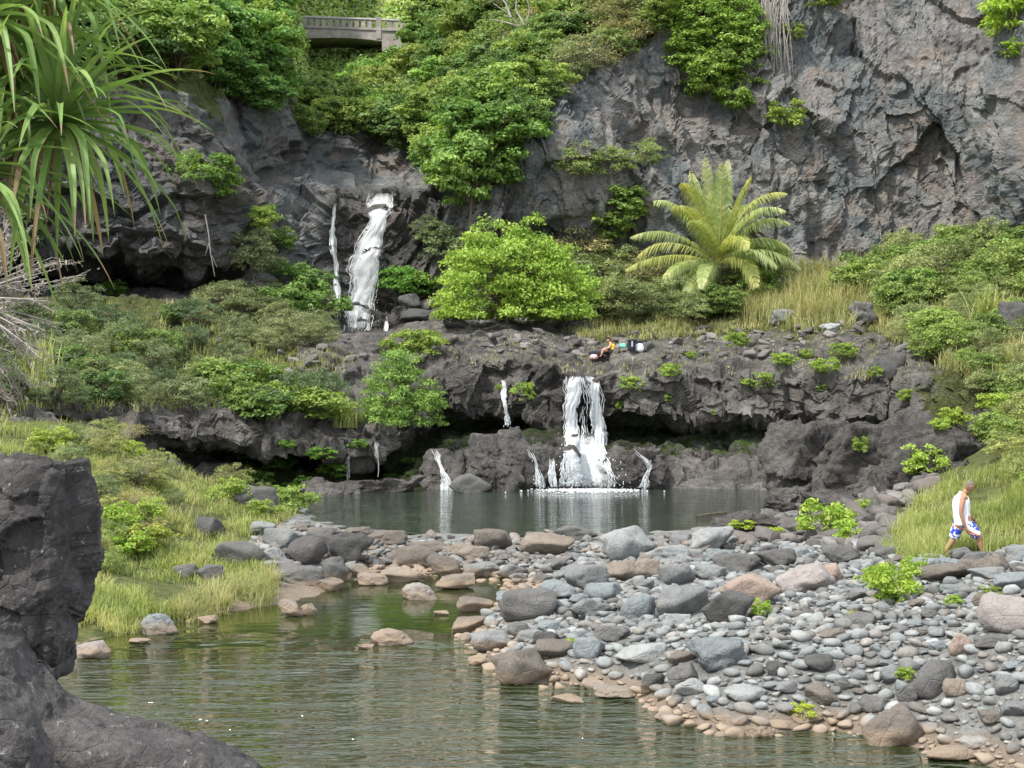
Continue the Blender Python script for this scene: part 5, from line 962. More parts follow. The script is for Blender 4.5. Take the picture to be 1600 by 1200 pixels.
# ---------------------------------------------------------------- grass (stuff) and strap leaved clumps
def blades(B, Hh, Wd, r, lean=.5, nseg=3, curl=.6):
    n = len(B); a = r.uniform(0, 6.28, n); d = np.stack([np.cos(a), np.sin(a), a * 0], -1); s = np.stack([-np.sin(a), np.cos(a), a * 0], -1)
    ln = r.uniform(.1, lean, n)[:, None]; rows_ = []
    for j in range(nseg + 1):
        t = j / nseg; c = B + np.array([0, 0, 1]) * Hh[:, None] * (t - curl * ln * t * t) + d * Hh[:, None] * ln * t * t * 1.2; w = Wd[:, None] * (1 - t) ** .7
        if j < nseg: rows_ += [c - s * w / 2, c + s * w / 2]
        else: rows_.append(c)
    V = np.stack(rows_, 1); m = 2 * nseg + 1; b0 = (np.arange(n) * m)[:, None]
    q = np.concatenate([b0 + np.array([[2 * j, 2 * j + 1, 2 * j + 3, 2 * j + 2]]) for j in range(nseg - 1)]); tr_ = b0 + np.array([[2 * nseg - 2, 2 * nseg - 1, 2 * nseg]])
    return V.reshape(-1, 3), q, tr_, m
def grass(name, poly, n, hr, wd, mat, seed, label, lean=.6, objs=None, clump=0.0, patch=1.2):
    r = np.random.default_rng(seed); xs = [p[0] for p in poly]; ys = [p[1] for p in poly]; B = []
    X = r.uniform(min(xs), max(xs), n * 3); Y = r.uniform(min(ys), max(ys), n * 3); m = inpoly(X, Y, poly); X, Y = X[m][:n], Y[m][:n]
    for x, y in zip(X, Y):
        h = cast(x, y, objs)
        if h: B.append(h[0][:])
    B = np.array(B); B = B[fbm(B / patch, 3, seed) > -.25]; k_ = 3; B = np.repeat(B, k_, 0) + r.normal(0, .07, (len(B) * k_, 3)) * np.array([1, 1, 0])
    Hh = r.uniform(*hr, len(B)) * (1 + .5 * fbm(B / 1.7, 2, seed + 3)); V, q, t_, mm = blades(B, Hh, np.full(len(B), wd) * r.uniform(.6, 1.3, len(B)), r, lean)
    tint = np.clip(.5 + .35 * fbm(B / 1.3, 3, seed + 5) + r.normal(0, .17, len(B)), 0, 1)
    return tag(mesh(name, V, [q, t_], mat, None, False, {'tint': np.repeat(tint, mm)}), label, 'grass', kind='stuff')
grass('grass', LEFTBANK[1:-1] + [(60, 1010)], 9000, (.18, .42), .022, M['grass'], 1, 'short green grass on the left bank', .9, [bank])
grass('grass', [(1380,872),(1400,830),(1440,790),(1480,755),(1560,735),(1720,690),(1720,862),(1640,862),(1500,866),(1450,888)], 7000, (.3, .68), .02, M['grass'], 2, 'tall green grass around the walking man', .8, [bank])
grass('straw_grass', [(1150,500),(1175,450),(1240,415),(1330,415),(1420,450),(1380,505),(1260,522)], 2600, (.9, 1.9), .05, M['straw'], 3, 'tall straw coloured grass on the shelf right of the palm', .7)
grass('grass', [(880,520),(1000,485),(1150,480),(1200,515),(1050,530),(930,535)], 1800, (.25, .6), .04, M['straw'], 4, 'patchy yellowish grass on the shelf below the palm', .9)
grass('grass', [(1330,500),(1400,440),(1550,420),(1720,400),(1720,640),(1560,620),(1440,560)], 5200, (.4, 1.0), .045, M['straw'], 5, 'mixed green and straw grass on the slope at the right', .8)
grass('straw_grass', [(1390,868),(1440,790),(1560,745),(1720,700),(1720,860),(1500,860)], 1400, (.3, .6), .016, M['straw'], 22, 'dry yellowish stems among the tall grass around the man', .9, [bank])
grass('grass', [(1540,560),(1720,540),(1720,760),(1560,750),(1600,690)], 2200, (.3, .7), .03, M['grass'], 15, 'green grass on the right bank above the man', .8)
grass('grass', [(-150,500),(200,465),(480,515),(560,560),(480,640),(340,640),(200,645),(-150,640)], 4200, (.25, .6), .03, M['grass'], 6, 'grass between the shrubs on the left terrace', .9)
grass('grass', [(380,900),(440,890),(430,945),(330,975),(270,990),(200,995),(300,930)], 900, (.3, .5), .02, M['straw'], 7, 'yellowing drooping grass along the left shore', 1.1, [bank])
grass('grass', [(690,528),(960,518),(1440,508),(1440,600),(1250,590),(930,588),(700,568)], 1500, (.12, .3), .035, M['straw'], 31, 'thin grass growing between the slabs of the rock shelf', .9, None, 0, .8)
grass('grass', [(-60,640),(160,640),(200,720),(60,760),(-60,760)], 1600, (.3, .6), .022, M['grass'], 32, 'green grass at the top of the left bank', .9, [bank])
grass('grass', [(1560,750),(1600,640),(1720,620),(1720,760)], 1800, (.3, .7), .03, M['grass'], 33, 'green grass on the hump above the man')
grass('straw_grass', [(120,660),(330,735),(460,800),(380,850),(250,870),(140,850),(110,760)], 700, (.2, .45), .018, M['straw'], 34, 'pale dry grass between the shrubs of the left bank', .9, [bank])
# leafy cover on the far hill: one mass
r = np.random.default_rng(77)
def cover(name, poly, n, size, mat, seed, label, lift=.6):
    r = np.random.default_rng(seed); xs = [p[0] for p in poly]; ys = [p[1] for p in poly]
    X = r.uniform(min(xs), max(xs), n * 3); Y = r.uniform(min(ys), max(ys), n * 3); m = inpoly(X, Y, poly); X, Y = X[m][:n], Y[m][:n]; B = []
    for x, y in zip(X, Y):
        h = cast(x, y)
        if h: B.append(h[0][:])
    B = np.array(B); B[:, 2] += r.uniform(0, 1, len(B)) * lift * (1 + fbm(B / 5, 3, seed)); t = np.clip(.5 + .5 * fbm(B / 3, 3, seed + 1) + r.normal(0, .14, len(B)), 0, 1)
    V, Fq, tt = leaves(B, np.zeros((len(B), 3)) + [0, -.4, .3], size, r, .6, .5, t); return tag(mesh(name, V, Fq, mat, None, False, {'tint': tt}), label, 'ground cover', kind='stuff')
cover('hill_cover', [(440,-60),(760,-60),(720,60),(640,125),(560,135),(465,150),(450,60)], 9000, .7, M['grass'], 5, 'low green cover on the hillside behind and under the bridge', .5).color = (1.15, 1.4, 1.3, 1)
cover('hill_cover', [(-150,-60),(1150,-60),(1130,10),(980,90),(860,165),(740,300),(700,240),(480,215),(470,100),(400,150),(290,130),(-150,120)], 9000, .5, M['leaf_tree'], 6, 'undergrowth between the trees of the slope', 1.3)
def strap_clump(px, py, hpx, n, label, seed, wd=.05, mat='grass', lean=.7, objs=None, name='grass_clump', cat='grass clump'):
    h = cast(px, py, objs)
    if not h: return
    p = h[0]; r = np.random.default_rng(seed); H_ = hpx * p.y / F; B = r.normal(0, .16 * H_, (n, 3)) * np.array([1, 1, 0]); V, q, t_, m = blades(B, r.uniform(.7, 1.15, n) * H_, np.full(n, wd), r, lean, 5)
    o = mesh(name, V, [q, t_], M[mat], None, False, {'tint': np.repeat(np.clip(r.normal(.55, .2, n), 0, 1), m)}); o.location = p; o.color = (1, 1, 1, 1); return tag(o, label, cat)
strap_clump(1545, 520, 85, 110, 'tall sword leaved green clump on the right slope', 1, .12, lean=.6)
strap_clump(70, 590, 80, 60, 'blue green sword leaved clump at the left edge of the terrace', 2, .07, lean=.4)
strap_clump(335, 592, 56, 34, 'light green lily like clump on the left terrace', 3, .10, lean=1.1)
strap_clump(540, 668, 50, 260, 'drooping bright grass tuft left of the dense rounded bush', 4, .035, lean=1.2)
strap_clump(410, 608, 44, 30, 'small lily like clump on the rock left of the grass tuft', 5, .08, lean=1.1)
strap_clump(1502, 775, 45, 40, 'broad leaved reed clump behind the head of the walking man', 6, .04, lean=.9)
strap_clump(1440, 800, 50, 50, 'arching reed clump left of the walking man', 7, .035, lean=1.2)
strap_clump(425, 915, 40, 200, 'yellow green grass tussock on the shore left of the dam', 8, .015, 'straw', 1.2, [bank])
strap_clump(285, 965, 44, 240, 'drooping straw coloured tussock above the blue grey block', 9, .013, 'straw', 1.3, [bank])
strap_clump(350, 950, 40, 220, 'straw coloured tussock at the shore, right of the blue grey block', 10, .013, 'straw', 1.3, [bank])
strap_clump(850, 1028, 18, 60, 'pale dry tuft among the stones near the smooth brown boulder', 11, .01, 'straw', 1.2, [bank])
strap_clump(1190, 958, 22, 40, 'light green tuft at the foot of the pinkish brown boulder', 12, .02, 'grass', 1.0, [bank])
strap_clump(1330, 965, 20, 80, 'pale dry tuft on the upper cobbles', 13, .01, 'straw', 1.2, [bank])
pp('bigleaf2', 1128, 492, 44, 'low shrub hiding the foot of the palm trunk', 'shrub', None, 'shrub', 1.3, (1.1, 1.15, .9), fwd=1.2)
# ---------------------------------------------------------------- coconut palm
def frond(mb, rach, base, ctrl, tip, seed, L=.95, n=84):
    r = np.random.default_rng(seed); t = np.linspace(0, 1, n)[:, None]; c = (1 - t) ** 2 * base + 2 * t * (1 - t) * ctrl + t * t * tip
    T = np.gradient(c, axis=0); T /= np.linalg.norm(T, axis=1, keepdims=True); sd_ = np.cross(T, [0, 0, 1]); sd_ /= np.linalg.norm(sd_, axis=1, keepdims=True) + 1e-6; up = np.cross(sd_, T)
    rach.tube(c[::4], np.linspace(.05, .012, len(c[::4])), 5, .75)
    for i in range(6, n):
        tt = i / n
        if r.random() < .10: continue
        ll = L * (math.sin(math.pi * min(1, tt * .86 + .14)) ** .6) * r.uniform(.85, 1.1) * 1.35
        for s in (-1, 1):
            d = sd_[i] * s * .8 + T[i] * .65 + up[i] * .25; d /= np.linalg.norm(d); p0 = c[i]; g_ = np.array([0, 0, -1.0])
            p1 = p0 + d * ll * .5 + g_ * ll * .08; p2 = p0 + d * ll * .9 + g_ * ll * r.uniform(.6, 1.0); w = T[i] * .036
            mb.add(np.array([p0 - w * .6, p0 + w * .6, p1 + w, p1 - w, p2]), [np.array([[0, 1, 2, 3]]), np.array([[3, 2, 4]])], min(1, max(0, r.normal(.5, .18) + .25 * (tt > .8))))
h = cast(1128, 482)[0]; pY = h.y; s_ = pY / F
palm = empty('coconut_palm', h); tag(palm, 'coconut palm with arching yellow green fronds in front of the grey cliff', 'palm tree')
def lp(px, py, dy=0.0): return np.array(P(px, py, pY)) + np.array([0, dy, 0]) - np.array(h)
mb = MB(); mb.tube([lp(1129, 492), lp(1130, 470), lp(1126, 445), lp(1122, 418)], [.34, .24, .22, .2], 12); mb.build('trunk', M['bark'], palm)
FR = [(1000,400,1050,350,2.5),(1015,455,1055,400,-1),(1062,470,1080,410,-3),(1190,440,1165,380,1),(1245,420,1190,370,-1),(1215,335,1165,310,-2.5),(1045,330,1085,320,-3),(1120,262,1125,320,-2),(1085,262,1098,310,2),(1170,280,1148,320,-1),(1098,250,1108,320,-1),(1143,246,1132,330,1.5),(1060,292,1090,300,-2),(1025,312,1075,305,1),(985,372,1050,345,-1),(975,424,1040,385,-2),(988,492,1035,430,-2.5),(1030,440,1065,395,-3),(1232,300,1165,290,1),(1226,352,1175,325,-1.5),(1242,388,1180,345,1.5),(1170,452,1168,385,-3),(1185,318,1150,300,2.5),(1070,352,1100,350,-3.5),(1155,395,1145,345,-3.5),(1205,420,1170,370,-2),(1085,455,1095,400,-3.5),(1122,290,1118,340,3)]
bs = lp(1121, 416)
for i, (tx, ty, cx, cy, dy) in enumerate(FR):
    lf = MB(); rc = MB(); frond(lf, rc, bs + np.array([0, 0, .1]), lp(cx, cy, dy * .6), lp(tx, ty, dy), i); o = lf.build('frond', M['palm_leaf'], palm, False); o.color = (1, 1, 1, 1) if i % 3 else (1.15, 1.05, .8, 1); rc.build('rachis', M['palm_leaf'], o).color = (1.3, 1.1, .7, 1)
# ---------------------------------------------------------------- pandanus in the near left corner
PYd = 11.8
pan = empty('screw_pine', (P(-120, 560, PYd)[0], PYd + .4, 2.2)); tag(pan, 'screw pine with long drooping strap leaves filling the upper left corner', 'tree')
pl = np.array(pan.location)
def q_(px, py, dy=0): return np.array(P(px, py, PYd + dy)) - pl
tr = MB(); heads = [(92, 195, 0, 92, 1.05), (5, 130, .4, 78, 1.05), (-60, 270, -.3, 74, 1.1), (60, -30, .3, 70, 1.05), (-170, 60, .2, 50, 1.1), (-20, 30, -.4, 60, 1.0)]
fork = q_(-230, 420, .2); tr.tube([np.array([-.3, 0, -.6]), np.array([-.3, 0, 1.0]), fork], [.12, .10, .09], 9)
for hx, hy, dy, n, sc in heads: tr.tube([fork, (fork + q_(hx, hy, dy)) / 2 + np.array([-.1, .1, -.15]), q_(hx, hy, dy)], [.075, .06, .05], 8)
tr.build('trunk', M['bark'], pan)
for hi, (hx, hy, dy, n, sc) in enumerate(heads):
    r = np.random.default_rng(hi + 90); mb = MB(); c0 = q_(hx, hy, dy)
    for i in range(n):
        a = i * 2.39996 + r.normal(0, .1); age = i / n; el = 1.35 - 1.9 * age + r.normal(0, .12)     # young leaves upright, old ones hang
        d = np.array([math.cos(a) * math.cos(el), math.sin(a) * math.cos(el), math.sin(el)]); d[0] += .12; ln = sc * r.uniform(.95, 1.4); p = c0 + d * .05; w0 = r.uniform(.027, .041); step = ln / 14; kink = r.uniform(.35, .8); kk_ = r.random() < .55
        side = np.cross(d, [0, 0, 1]); side /= np.linalg.norm(side) + 1e-6; V = []; tn = []; base = r.uniform(.4, .95); brown = r.uniform(.85, 1.15) if age < .9 else r.uniform(.3, .9)
        for j in range(15):
            t = j / 14; up = np.cross(side, d); w = w0 * (1 - t ** 2.2) + .002; V += [p - side * w + up * w * .55, p, p + side * w + up * w * .55]; tn += [0.0 if t > brown else base] * 3
            g_ = .05 + .10 * t; 
            if kk_ and abs(t - kink) < .06: g_ += .6
            d = d + np.array([0, 0, -1]) * g_ * (.5 + age * .5); d /= np.linalg.norm(d); p = p + d * step
        V = np.array(V); f = [];
        for j in range(14): b = j * 3; f += [(b, b + 1, b + 4, b + 3), (b + 1, b + 2, b + 5, b + 4)]
        mb.add(V, np.array(f), np.array(tn))
    mb.build('leaf_crown', M['pandanus'], pan, False).color = (1, 1, 1, 1)
    # dead leaves hanging under the head
    mb = MB()
    for i in range(7):
        a = r.uniform(0, 6.28); p = c0 + np.array([math.cos(a) * .07, math.sin(a) * .07, -.03]); L_ = r.uniform(.4, .9); pts = [p, p + np.array([math.cos(a) * .12, math.sin(a) * .12, -L_ * .4]), p + np.array([math.cos(a) * .16 + r.normal(0, .06), math.sin(a) * .14, -L_])]; mb.tube(pts, [.012, .016, .004], 4, r.random())
    mb.build('dead_leaves', M['dead_brown'] if 'dead_brown' in M else M.setdefault('dead_brown', plain('dead_brown_leaf', (.24, .15, .09), .9, .3, 20)), pan, False)
# ---------------------------------------------------------------- grey dead bush, left edge
DY = 21.0
root = P(-90, 700, DY); root[2] = height(root[0], DY) - .1; db = empty('dead_tree', root); tag(db, 'bleached dead branches with curled leaves at the left edge below the strap leaves', 'dead tree')
r = np.random.default_rng(8); br = MB(); lv = MB(); c0 = np.array(P(-60, 480, DY)) - root; br.tube([np.zeros(3), c0 * .5 + [.1, 0, 0], c0], [.09, .07, .05], 8)
for i in range(46):
    a = r.uniform(-1.35, 1.45); L_ = r.uniform(.7, 1.45); d = np.array([math.cos(a), r.normal(0, .35), math.sin(a)]); p1 = c0 + d * L_ * .5 + [0, 0, .05]; p2 = c0 + d * L_ + [0, 0, -.05]
    br.tube([c0, p1, p2], [.022, .014, .005], 5)
    for k in range(5):
        s = r.uniform(.35, 1); q0 = c0 + (p2 - c0) * s; e_ = q0 + (d + r.normal(0, .5, 3)) * r.uniform(.12, .3); br.tube([q0, (q0 + e_) / 2 + r.normal(0, .02, 3), e_], [.008, .006, .003], 4)
        m = 7; cc = q0 + (e_ - q0) * r.uniform(.2, 1.1, (m, 1)) + r.normal(0, .04, (m, 3)); V, Fq, tt = leaves(cc, r.normal(size=(m, 3)), .085, r, .3, .1); lv.add(V, Fq, tt)
br.build('branches', M['greybark'], db); lv.build('dead_leaves', M['dead'], db, False).color = (1, 1, 1, 1)
# hanging white roots on the right cliff, bare branches, loose sticks
r = np.random.default_rng(12); mb = MB(); hY = cast(1215, 60)[0].y - .8
for i in range(34):
    x0 = r.uniform(1188, 1228); x1 = x0 + r.uniform(-4, 22); y1 = r.uniform(60, 172); y1 = y1 if x1 > 1215 else y1 * .75
    pts = [P(x0 + (x1 - x0) * t + r.normal(0, 1.8), -30 + (y1 + 30) * t, hY - .35 * math.sin(t * 3) + r.normal(0, .06)) for t in np.linspace(0, 1, 8)]; mb.tube(pts, np.linspace(.055, .015, 8), 5)
tag(mb.build('hanging_roots', M['greybark']), 'bleached white roots hanging down the right cliff from the top', 'roots')
def bare(px, py, segs, label, rad=.06, seed=0, Y=None, name='dead_branch'):
    Y = Y or cast(px, py)[0].y - .6; mb = MB(); r = np.random.default_rng(seed)
    for s in segs: pts = [P(x + r.normal(0, .6), y, Y + r.normal(0, .2)) for x, y in s]; mb.tube(pts, np.linspace(rad, rad * .3, len(pts)), 6)
    return tag(mb.build(name, M['greybark']), label, 'branch')
hb = cast(832, 80)[0].y - 3.5
bare(832, 80, [[(836,92),(830,70),(815,45),(795,22),(770,5)],[(826,62),(822,40),(828,15),(822,-10)],[(812,42),(790,35),(765,30)],[(800,28),(790,5),(776,-12)],[(832,75),(848,50),(862,30)],[(820,40),(806,15),(808,-8)]], 'bare grey branching tree at the top of the slope right of the bridge', .11, 1, hb, 'bare_tree')
bare(885, 90, [[(884,105),(880,85),(892,70),(888,50)],[(880,85),(872,70)]], 'crooked bare branch in the brush above the cliff rim', .07, 2)
bare(1095, 50, [[(1120,62),(1105,52),(1090,40),(1092,22),(1104,12)]], 'curved bare branch above the shrubs over the palm', .07, 3)
bare(323, 380, [[(321,335),(325,365),(330,395),(336,432)],[(328,380),(320,400)],[(331,400),(340,418)]], 'thin white dead stem leaning against the left cliff', .05, 4)
bare(300, 560, [[(100+108,620),(209,590),(207,560),(206,520)]], 'slender pale stump standing in the thicket on the left terrace', .12, 5)
mb = MB(); mb.tube([G(1088, 806, .41), G(1110, 803, .42), G(1136, 800, .41)], [.03, .035, .02], 6); mb.tube([G(1120, 802, .42), G(1128, 797, .5)], [.02, .01], 5)
tag(mb.build('driftwood', M['bark']), 'dark branch floating in the far pool near its right shore', 'branch')
# ---------------------------------------------------------------- arched concrete bridge
M['concrete'] = plain('old_concrete', (.34, .31, .285), .9, .3, 1.2, .15, .03); M['concrete_sunlit'] = plain('painted_sunlit_cap', (.52, .51, .48), .9, .15, 2, .1)  # cap concrete is a lighter copy, with sunlight painted into its colour
bY = 182.0; bs_ = bY / F; org = np.array(P(533, 44, bY)); br = empty('bridge', org, math.radians(-3)); tag(br, 'old arched concrete bridge with slotted parapets crossing the valley', 'bridge')
def zoff(x): return -.0043 * 12 * x * .9                      # the roadway falls gently to the right
W_ = 6.0
def strip(name, x0, x1, z0f, z1f, y0, y1, mat, n=40):
    xs = np.linspace(x0, x1, n); V = []
    for x in xs: V += [(x, y0, z0f(x)), (x, y1, z0f(x)), (x, y1, z1f(x)), (x, y0, z1f(x))]
    f = []
    for i in range(n - 1):
        a = i * 4; b = a + 4
        for u in range(4): v = (u + 1) % 4; f.append((a + u, b + u, b + v, a + v))
    f += [(0, 3, 2, 1)[::-1], tuple(np.array([0, 1, 2, 3])[::-1] + (n - 1) * 4)]
    return mesh(name, V, [tuple(int(q) for q in k) for k in f], mat, br, False)
X0, X1 = -12.0, 14.5; arch = lambda x: -1.15 - .0105 * (x + 1) ** 2 * 1.1 + zoff(x) * .3
strip('arch', -6.5 - 1.5, 5.0, arch, lambda x: -.12 + zoff(x), 0, W_, M['concrete'])
strip('abutment', 5.0, X1, lambda x: -2.6 + zoff(x), lambda x: -.125 + zoff(x), .05, W_ - .05, M['concrete']); strip('abutment', X0, -8.0, lambda x: -2.8 + zoff(x), lambda x: -.125 + zoff(x), .05, W_ - .05, M['concrete'])
strip('deck', X0, X1, lambda x: -.12 + zoff(x), lambda x: .06 + zoff(x), -.12, W_ + .12, M['concrete'])
for y in (0.02, W_ - .24):
    strip('parapet_cap', X0, X1, lambda x: 1.16 + zoff(x), lambda x: 1.36 + zoff(x), y - .08, y + .32, M['concrete_sunlit']); strip('parapet_sill', X0, X1, lambda x: .062 + zoff(x), lambda x: .2 + zoff(x), y, y + .22, M['concrete']); strip('parapet_head', X0, X1, lambda x: 1.05 + zoff(x), lambda x: 1.158 + zoff(x), y + .01, y + .21, M['concrete'])
    x = X0 + .3
    while x < X1 - .4:
        if abs(x - 4.6) > .55:
            m_ = MB(); w = .27; z0, z1 = .2 + zoff(x), 1.05 + zoff(x); m_.box((x, y + .11, (z0 + z1) / 2), (w * 2, .17, z1 - z0)); m_.box((x, y + .11, z1 - .06), (w * 2 + .12, .15, .118)); m_.build('baluster', M['concrete'], br, False)
        x += .80
    m_ = MB(); m_.box((4.6, y + .11, -.02), (.62, .44, 2.6)); m_.build('pier', M['concrete'], br, False)
# ---------------------------------------------------------------- people
M['skin'] = plain('brown_skin', (.36, .19, .12), .55, .08, 6, .35); M['skin_light'] = plain('tan_skin', (.55, .30, .20), .6, .08, 6, .3)
M['cloth_white'] = plain('white_cotton', (.78, .78, .80), .9, .04, 10); M['hair_grey'] = plain('short_grey_hair', (.16, .13, .11), .9, .3, 60); M['hair_black'] = plain('black_hair', (.015, .012, .012), .6, .3, 30)
M['yellow'] = plain('yellow_cloth', (.75, .48, .05), .9, .1); M['black_cloth'] = plain('black_cloth', (.025, .027, .035), .8, .2); M['teal'] = plain('teal_towel', (.16, .48, .38), .95, .12); M['grey_cloth'] = plain('grey_cloth', (.35, .38, .42), .8, .1); M['pinkcloth'] = plain('pink_cloth', (.72, .45, .45), .9, .12)
def shorts_mat():
    k = NT('floral_shorts'); tc = k.n('ShaderNodeTexCoord'); o = tc.outputs['Object']; s = k.n('ShaderNodeSeparateXYZ'); k.l(o, s.inputs[0])
    fl = k.rng(k.noise(o, 9, 2, .5, .6), .50, .54); col = k.mix(fl, (.02, .07, .50), (.75, .80, .88)); col = k.mix(k.rng(k.noise(o, 15, 2, .5), .56, .60), col, (.03, .02, .28))
    line = k.math('SUBTRACT', s.outputs[2], k.math('SUBTRACT', .655, k.math('MULTIPLY', k.math('ADD', s.outputs[0], .06), .40)))
    col = k.mix(k.math('MULTIPLY', k.rng(s.outputs[0], .0, .01), k.math('MULTIPLY', k.rng(line, .010, .014), k.rng(line, .10, .11, 1, 0))), col, (.82, .80, .80)); col = k.mix(k.math('MULTIPLY', k.rng(line, -.022, -.018), k.rng(line, .010, .014, 1, 0)), col, (.85, .16, .04))
    k.principled(col, .8); return k.m
M['shorts'] = shorts_mat()
def skin(name, chains, mat, parent, sub=2, k=1.0):
    """chains: list of [(x,y,z,r), ...]; points named the same place are merged into one joint"""
    V = []; R = []; E = []; idx = {}
    def vid(p):
        k = tuple(round(c, 4) for c in p[:3])
        if k not in idx: idx[k] = len(V); V.append(p[:3]); R.append(p[3])
        return idx[k]
    roots = set(); seen = {}
    for ch in chains:
        ids = [vid(p) for p in ch]
        for a, b in zip(ids, ids[1:]): E.append((a, b))
    me = bpy.data.meshes.new(name); me.from_pydata(V, E, []); o = bpy.data.objects.new(name, me); C.objects.link(o); o.parent = parent; me.materials.append(mat)
    o.modifiers.new('skin', 'SKIN'); sv_ = me.skin_vertices[0].data; comp = list(range(len(V)))
    def find(a):
        while comp[a] != a: a = comp[a]
        return a
    for a, b in E: comp[find(a)] = find(b)
    done = set()
    for i, rr in enumerate(R):
        q_r = rr if isinstance(rr, tuple) else (rr, rr); k_ = k if max(q_r) > .02 else 1.0; sv_[i].radius = (q_r[0] * k_, q_r[1] * k_)
        c = find(i)
        if c not in done: sv_[i].use_root = True; done.add(c)
    o.modifiers['skin'].use_smooth_shade = True; s = o.modifiers.new('sub', 'SUBSURF'); s.levels = sub; s.render_levels = sub; return o
def head(parent, c, s, tilt, skinm, hairm, face=1, hair_long=False):
    """a head with brow, nose, mouth, chin, ears; face=+1 looks to +x"""
    V, Fq = ICO[4]; W = V.copy(); x, y, z = V.T
    W[:, 0] = x * .098 - .012 * (x < 0); W[:, 1] = y * .076; W[:, 2] = z * .118
    W[:, 0] += .018 * np.exp(-((z + .12) / .16) ** 2 - (y / .16) ** 2) * (x > .3) * 1.5                       # nose
    W[:, 0] -= .012 * np.exp(-((z - .12) / .12) ** 2 - ((np.abs(y) - .36) / .2) ** 2) * (x > .3)               # eye sockets
    W[:, 0] += .008 * np.exp(-((z - .32) / .1) ** 2) * (x > .4) + .010 * np.exp(-((z + .55) / .1) ** 2 - (y / .3) ** 2) * (x > .2) + .010 * np.exp(-((z + .82) / .15) ** 2) * (x > 0)
    W[:, 1] *= 1 - .28 * np.clip(-z, 0, 1) ** 1.5; W[:, 0] += -.02 * np.clip(-z, 0, 1) * (x < 0) * x * -1
    W[:, 0] *= face; ct, st = math.cos(tilt), math.sin(tilt)
    def tf(A): B = A.copy(); B[:, 0] = A[:, 0] * ct + A[:, 2] * st; B[:, 2] = -A[:, 0] * st + A[:, 2] * ct; return B * s + np.array(c)
    hd = mesh('head', tf(W), Fq[:, ::face] if face < 0 else Fq, skinm, parent, True)
    for sy in (-1, 1):
        E_ = ICO[2][0] * np.array([.016, .008, .028]) + np.array([-.008 * face, sy * .079, -.005]); mesh('ear', tf(E_), ICO[2][1], skinm, hd)
        E_ = ICO[2][0] * np.array([.006, .010, .006]) + np.array([.083 * face, sy * .028, .014]); mesh('eye', tf(E_), ICO[2][1], M['hair_black'], hd)
    cap = V * np.array([.104, .083, .122]); m = (V[:, 2] > .18 + .25 * (V[:, 0] > .1) + .3 * (V[:, 0] > .6)) | ((V[:, 0] < -.25) & (V[:, 2] > (-.45 if not hair_long else -1.6)))
    cap[:, 0] = cap[:, 0] * face - .012 * (V[:, 0] < 0) * face
    if hair_long: cap = cap * 1.1
    fm = m[Fq].all(1); mesh('hair', tf(cap), Fq[fm], hairm, hd, True); return hd
def hand(chx, p, d, dn, sc=1.0, side=1):
    """palm and five bent fingers: p wrist, d pointing direction, dn the palm normal"""
    p = np.array(p, float); d = np.array(d, float); d /= np.linalg.norm(d); dn = np.array(dn, float); dn /= np.linalg.norm(dn); w = np.cross(d, dn); w /= np.linalg.norm(w)
    for i, L_ in enumerate((.072, .08, .075, .06)):
        o_ = (i - 1.5) * .021; b = p + d * .075 + w * o_ * 1.0; m1 = b + d * L_ * .5 * sc + dn * .006; m2 = m1 + (d * .75 + dn * .6) * L_ * .45; chx.append([(*(b - d * .03), .009), (*b, .0095), (*m1, .0088), (*m2, .0075)])
    b = p + d * .03 + w * .034 * side; m1 = b + (d * .6 + w * side * .7) * .035; m2 = m1 + (d * .9 + dn * .3) * .03; chx.append([(*(b - w * side * .015), .011), (*b, .011), (*m1, .010), (*m2, .0085)])
mp_ = cast(1515, 868, [bank])[0]; MY = 36.3; mg = P(1506, 866, MY); 
man = empty('person', (mg[0], MY, mg[2])); tag(man, 'bald man in white tank top and blue floral shorts walking right below the tall grass', 'person'); man.scale = (1.05,) * 3; man.location.z -= .06
ch = [[(-.04, 0, .86, (.14, .12)), (-.05, 0, 1.05, (.135, .115)), (-.07, 0, 1.25, (.155, .13)), (-.06, 0, 1.40, (.13, .10)), (.0, 0, 1.50, .058), (.06, 0, 1.56, .055)],
      [(-.06, 0, 1.40, (.13, .10)), (-.08, -.17, 1.41, .062), (-.13, -.235, 1.20, .050), (-.145, -.245, 1.03, .042), (-.09, -.25, .84, .036), (-.03, -.24, .70, .026), (-.005, -.24, .655, .030), (.015, -.24, .615, .028)],
      [(-.06, 0, 1.40, (.13, .10)), (-.03, .17, 1.40, .06), (.07, .22, 1.19, .048), (.15, .235, 1.02, .041), (.24, .235, .90, .034), (.31, .235, .825, .026), (.34, .235, .79, .030), (.365, .235, .76, .028)],
      [(-.04, 0, .86, (.14, .12)), (.05, -.09, .80, .10), (.18, -.095, .64, .082), (.31, -.095, .47, .060), (.345, -.095, .34, .058), (.39, -.095, .18, .042), (.42, -.095, .07, .038), (.50, -.095, .035, .036), (.60, -.10, .03, .026)],
      [(-.04, 0, .86, (.14, .12)), (-.09, .09, .80, .10), (-.16, .095, .62, .08), (-.21, .095, .42, .06), (-.27, .095, .31, .056), (-.36, .095, .19, .04), (-.42, .095, .11, .036), (-.36, .095, .05, .034), (-.28, .095, .03, .026)]]
hand(ch, (-.005, -.24, .655), (.35, 0, -1), (1, .2, .3), 1, -1); hand(ch, (.34, .235, .79), (.8, 0, -.85), (-.3, .1, -.9), 1, 1)
skin('body', ch, M['skin'], man, 2, 1.22); head(man, (.135, 0, 1.645), 1.0, .42, M['skin'], M['hair_grey'])
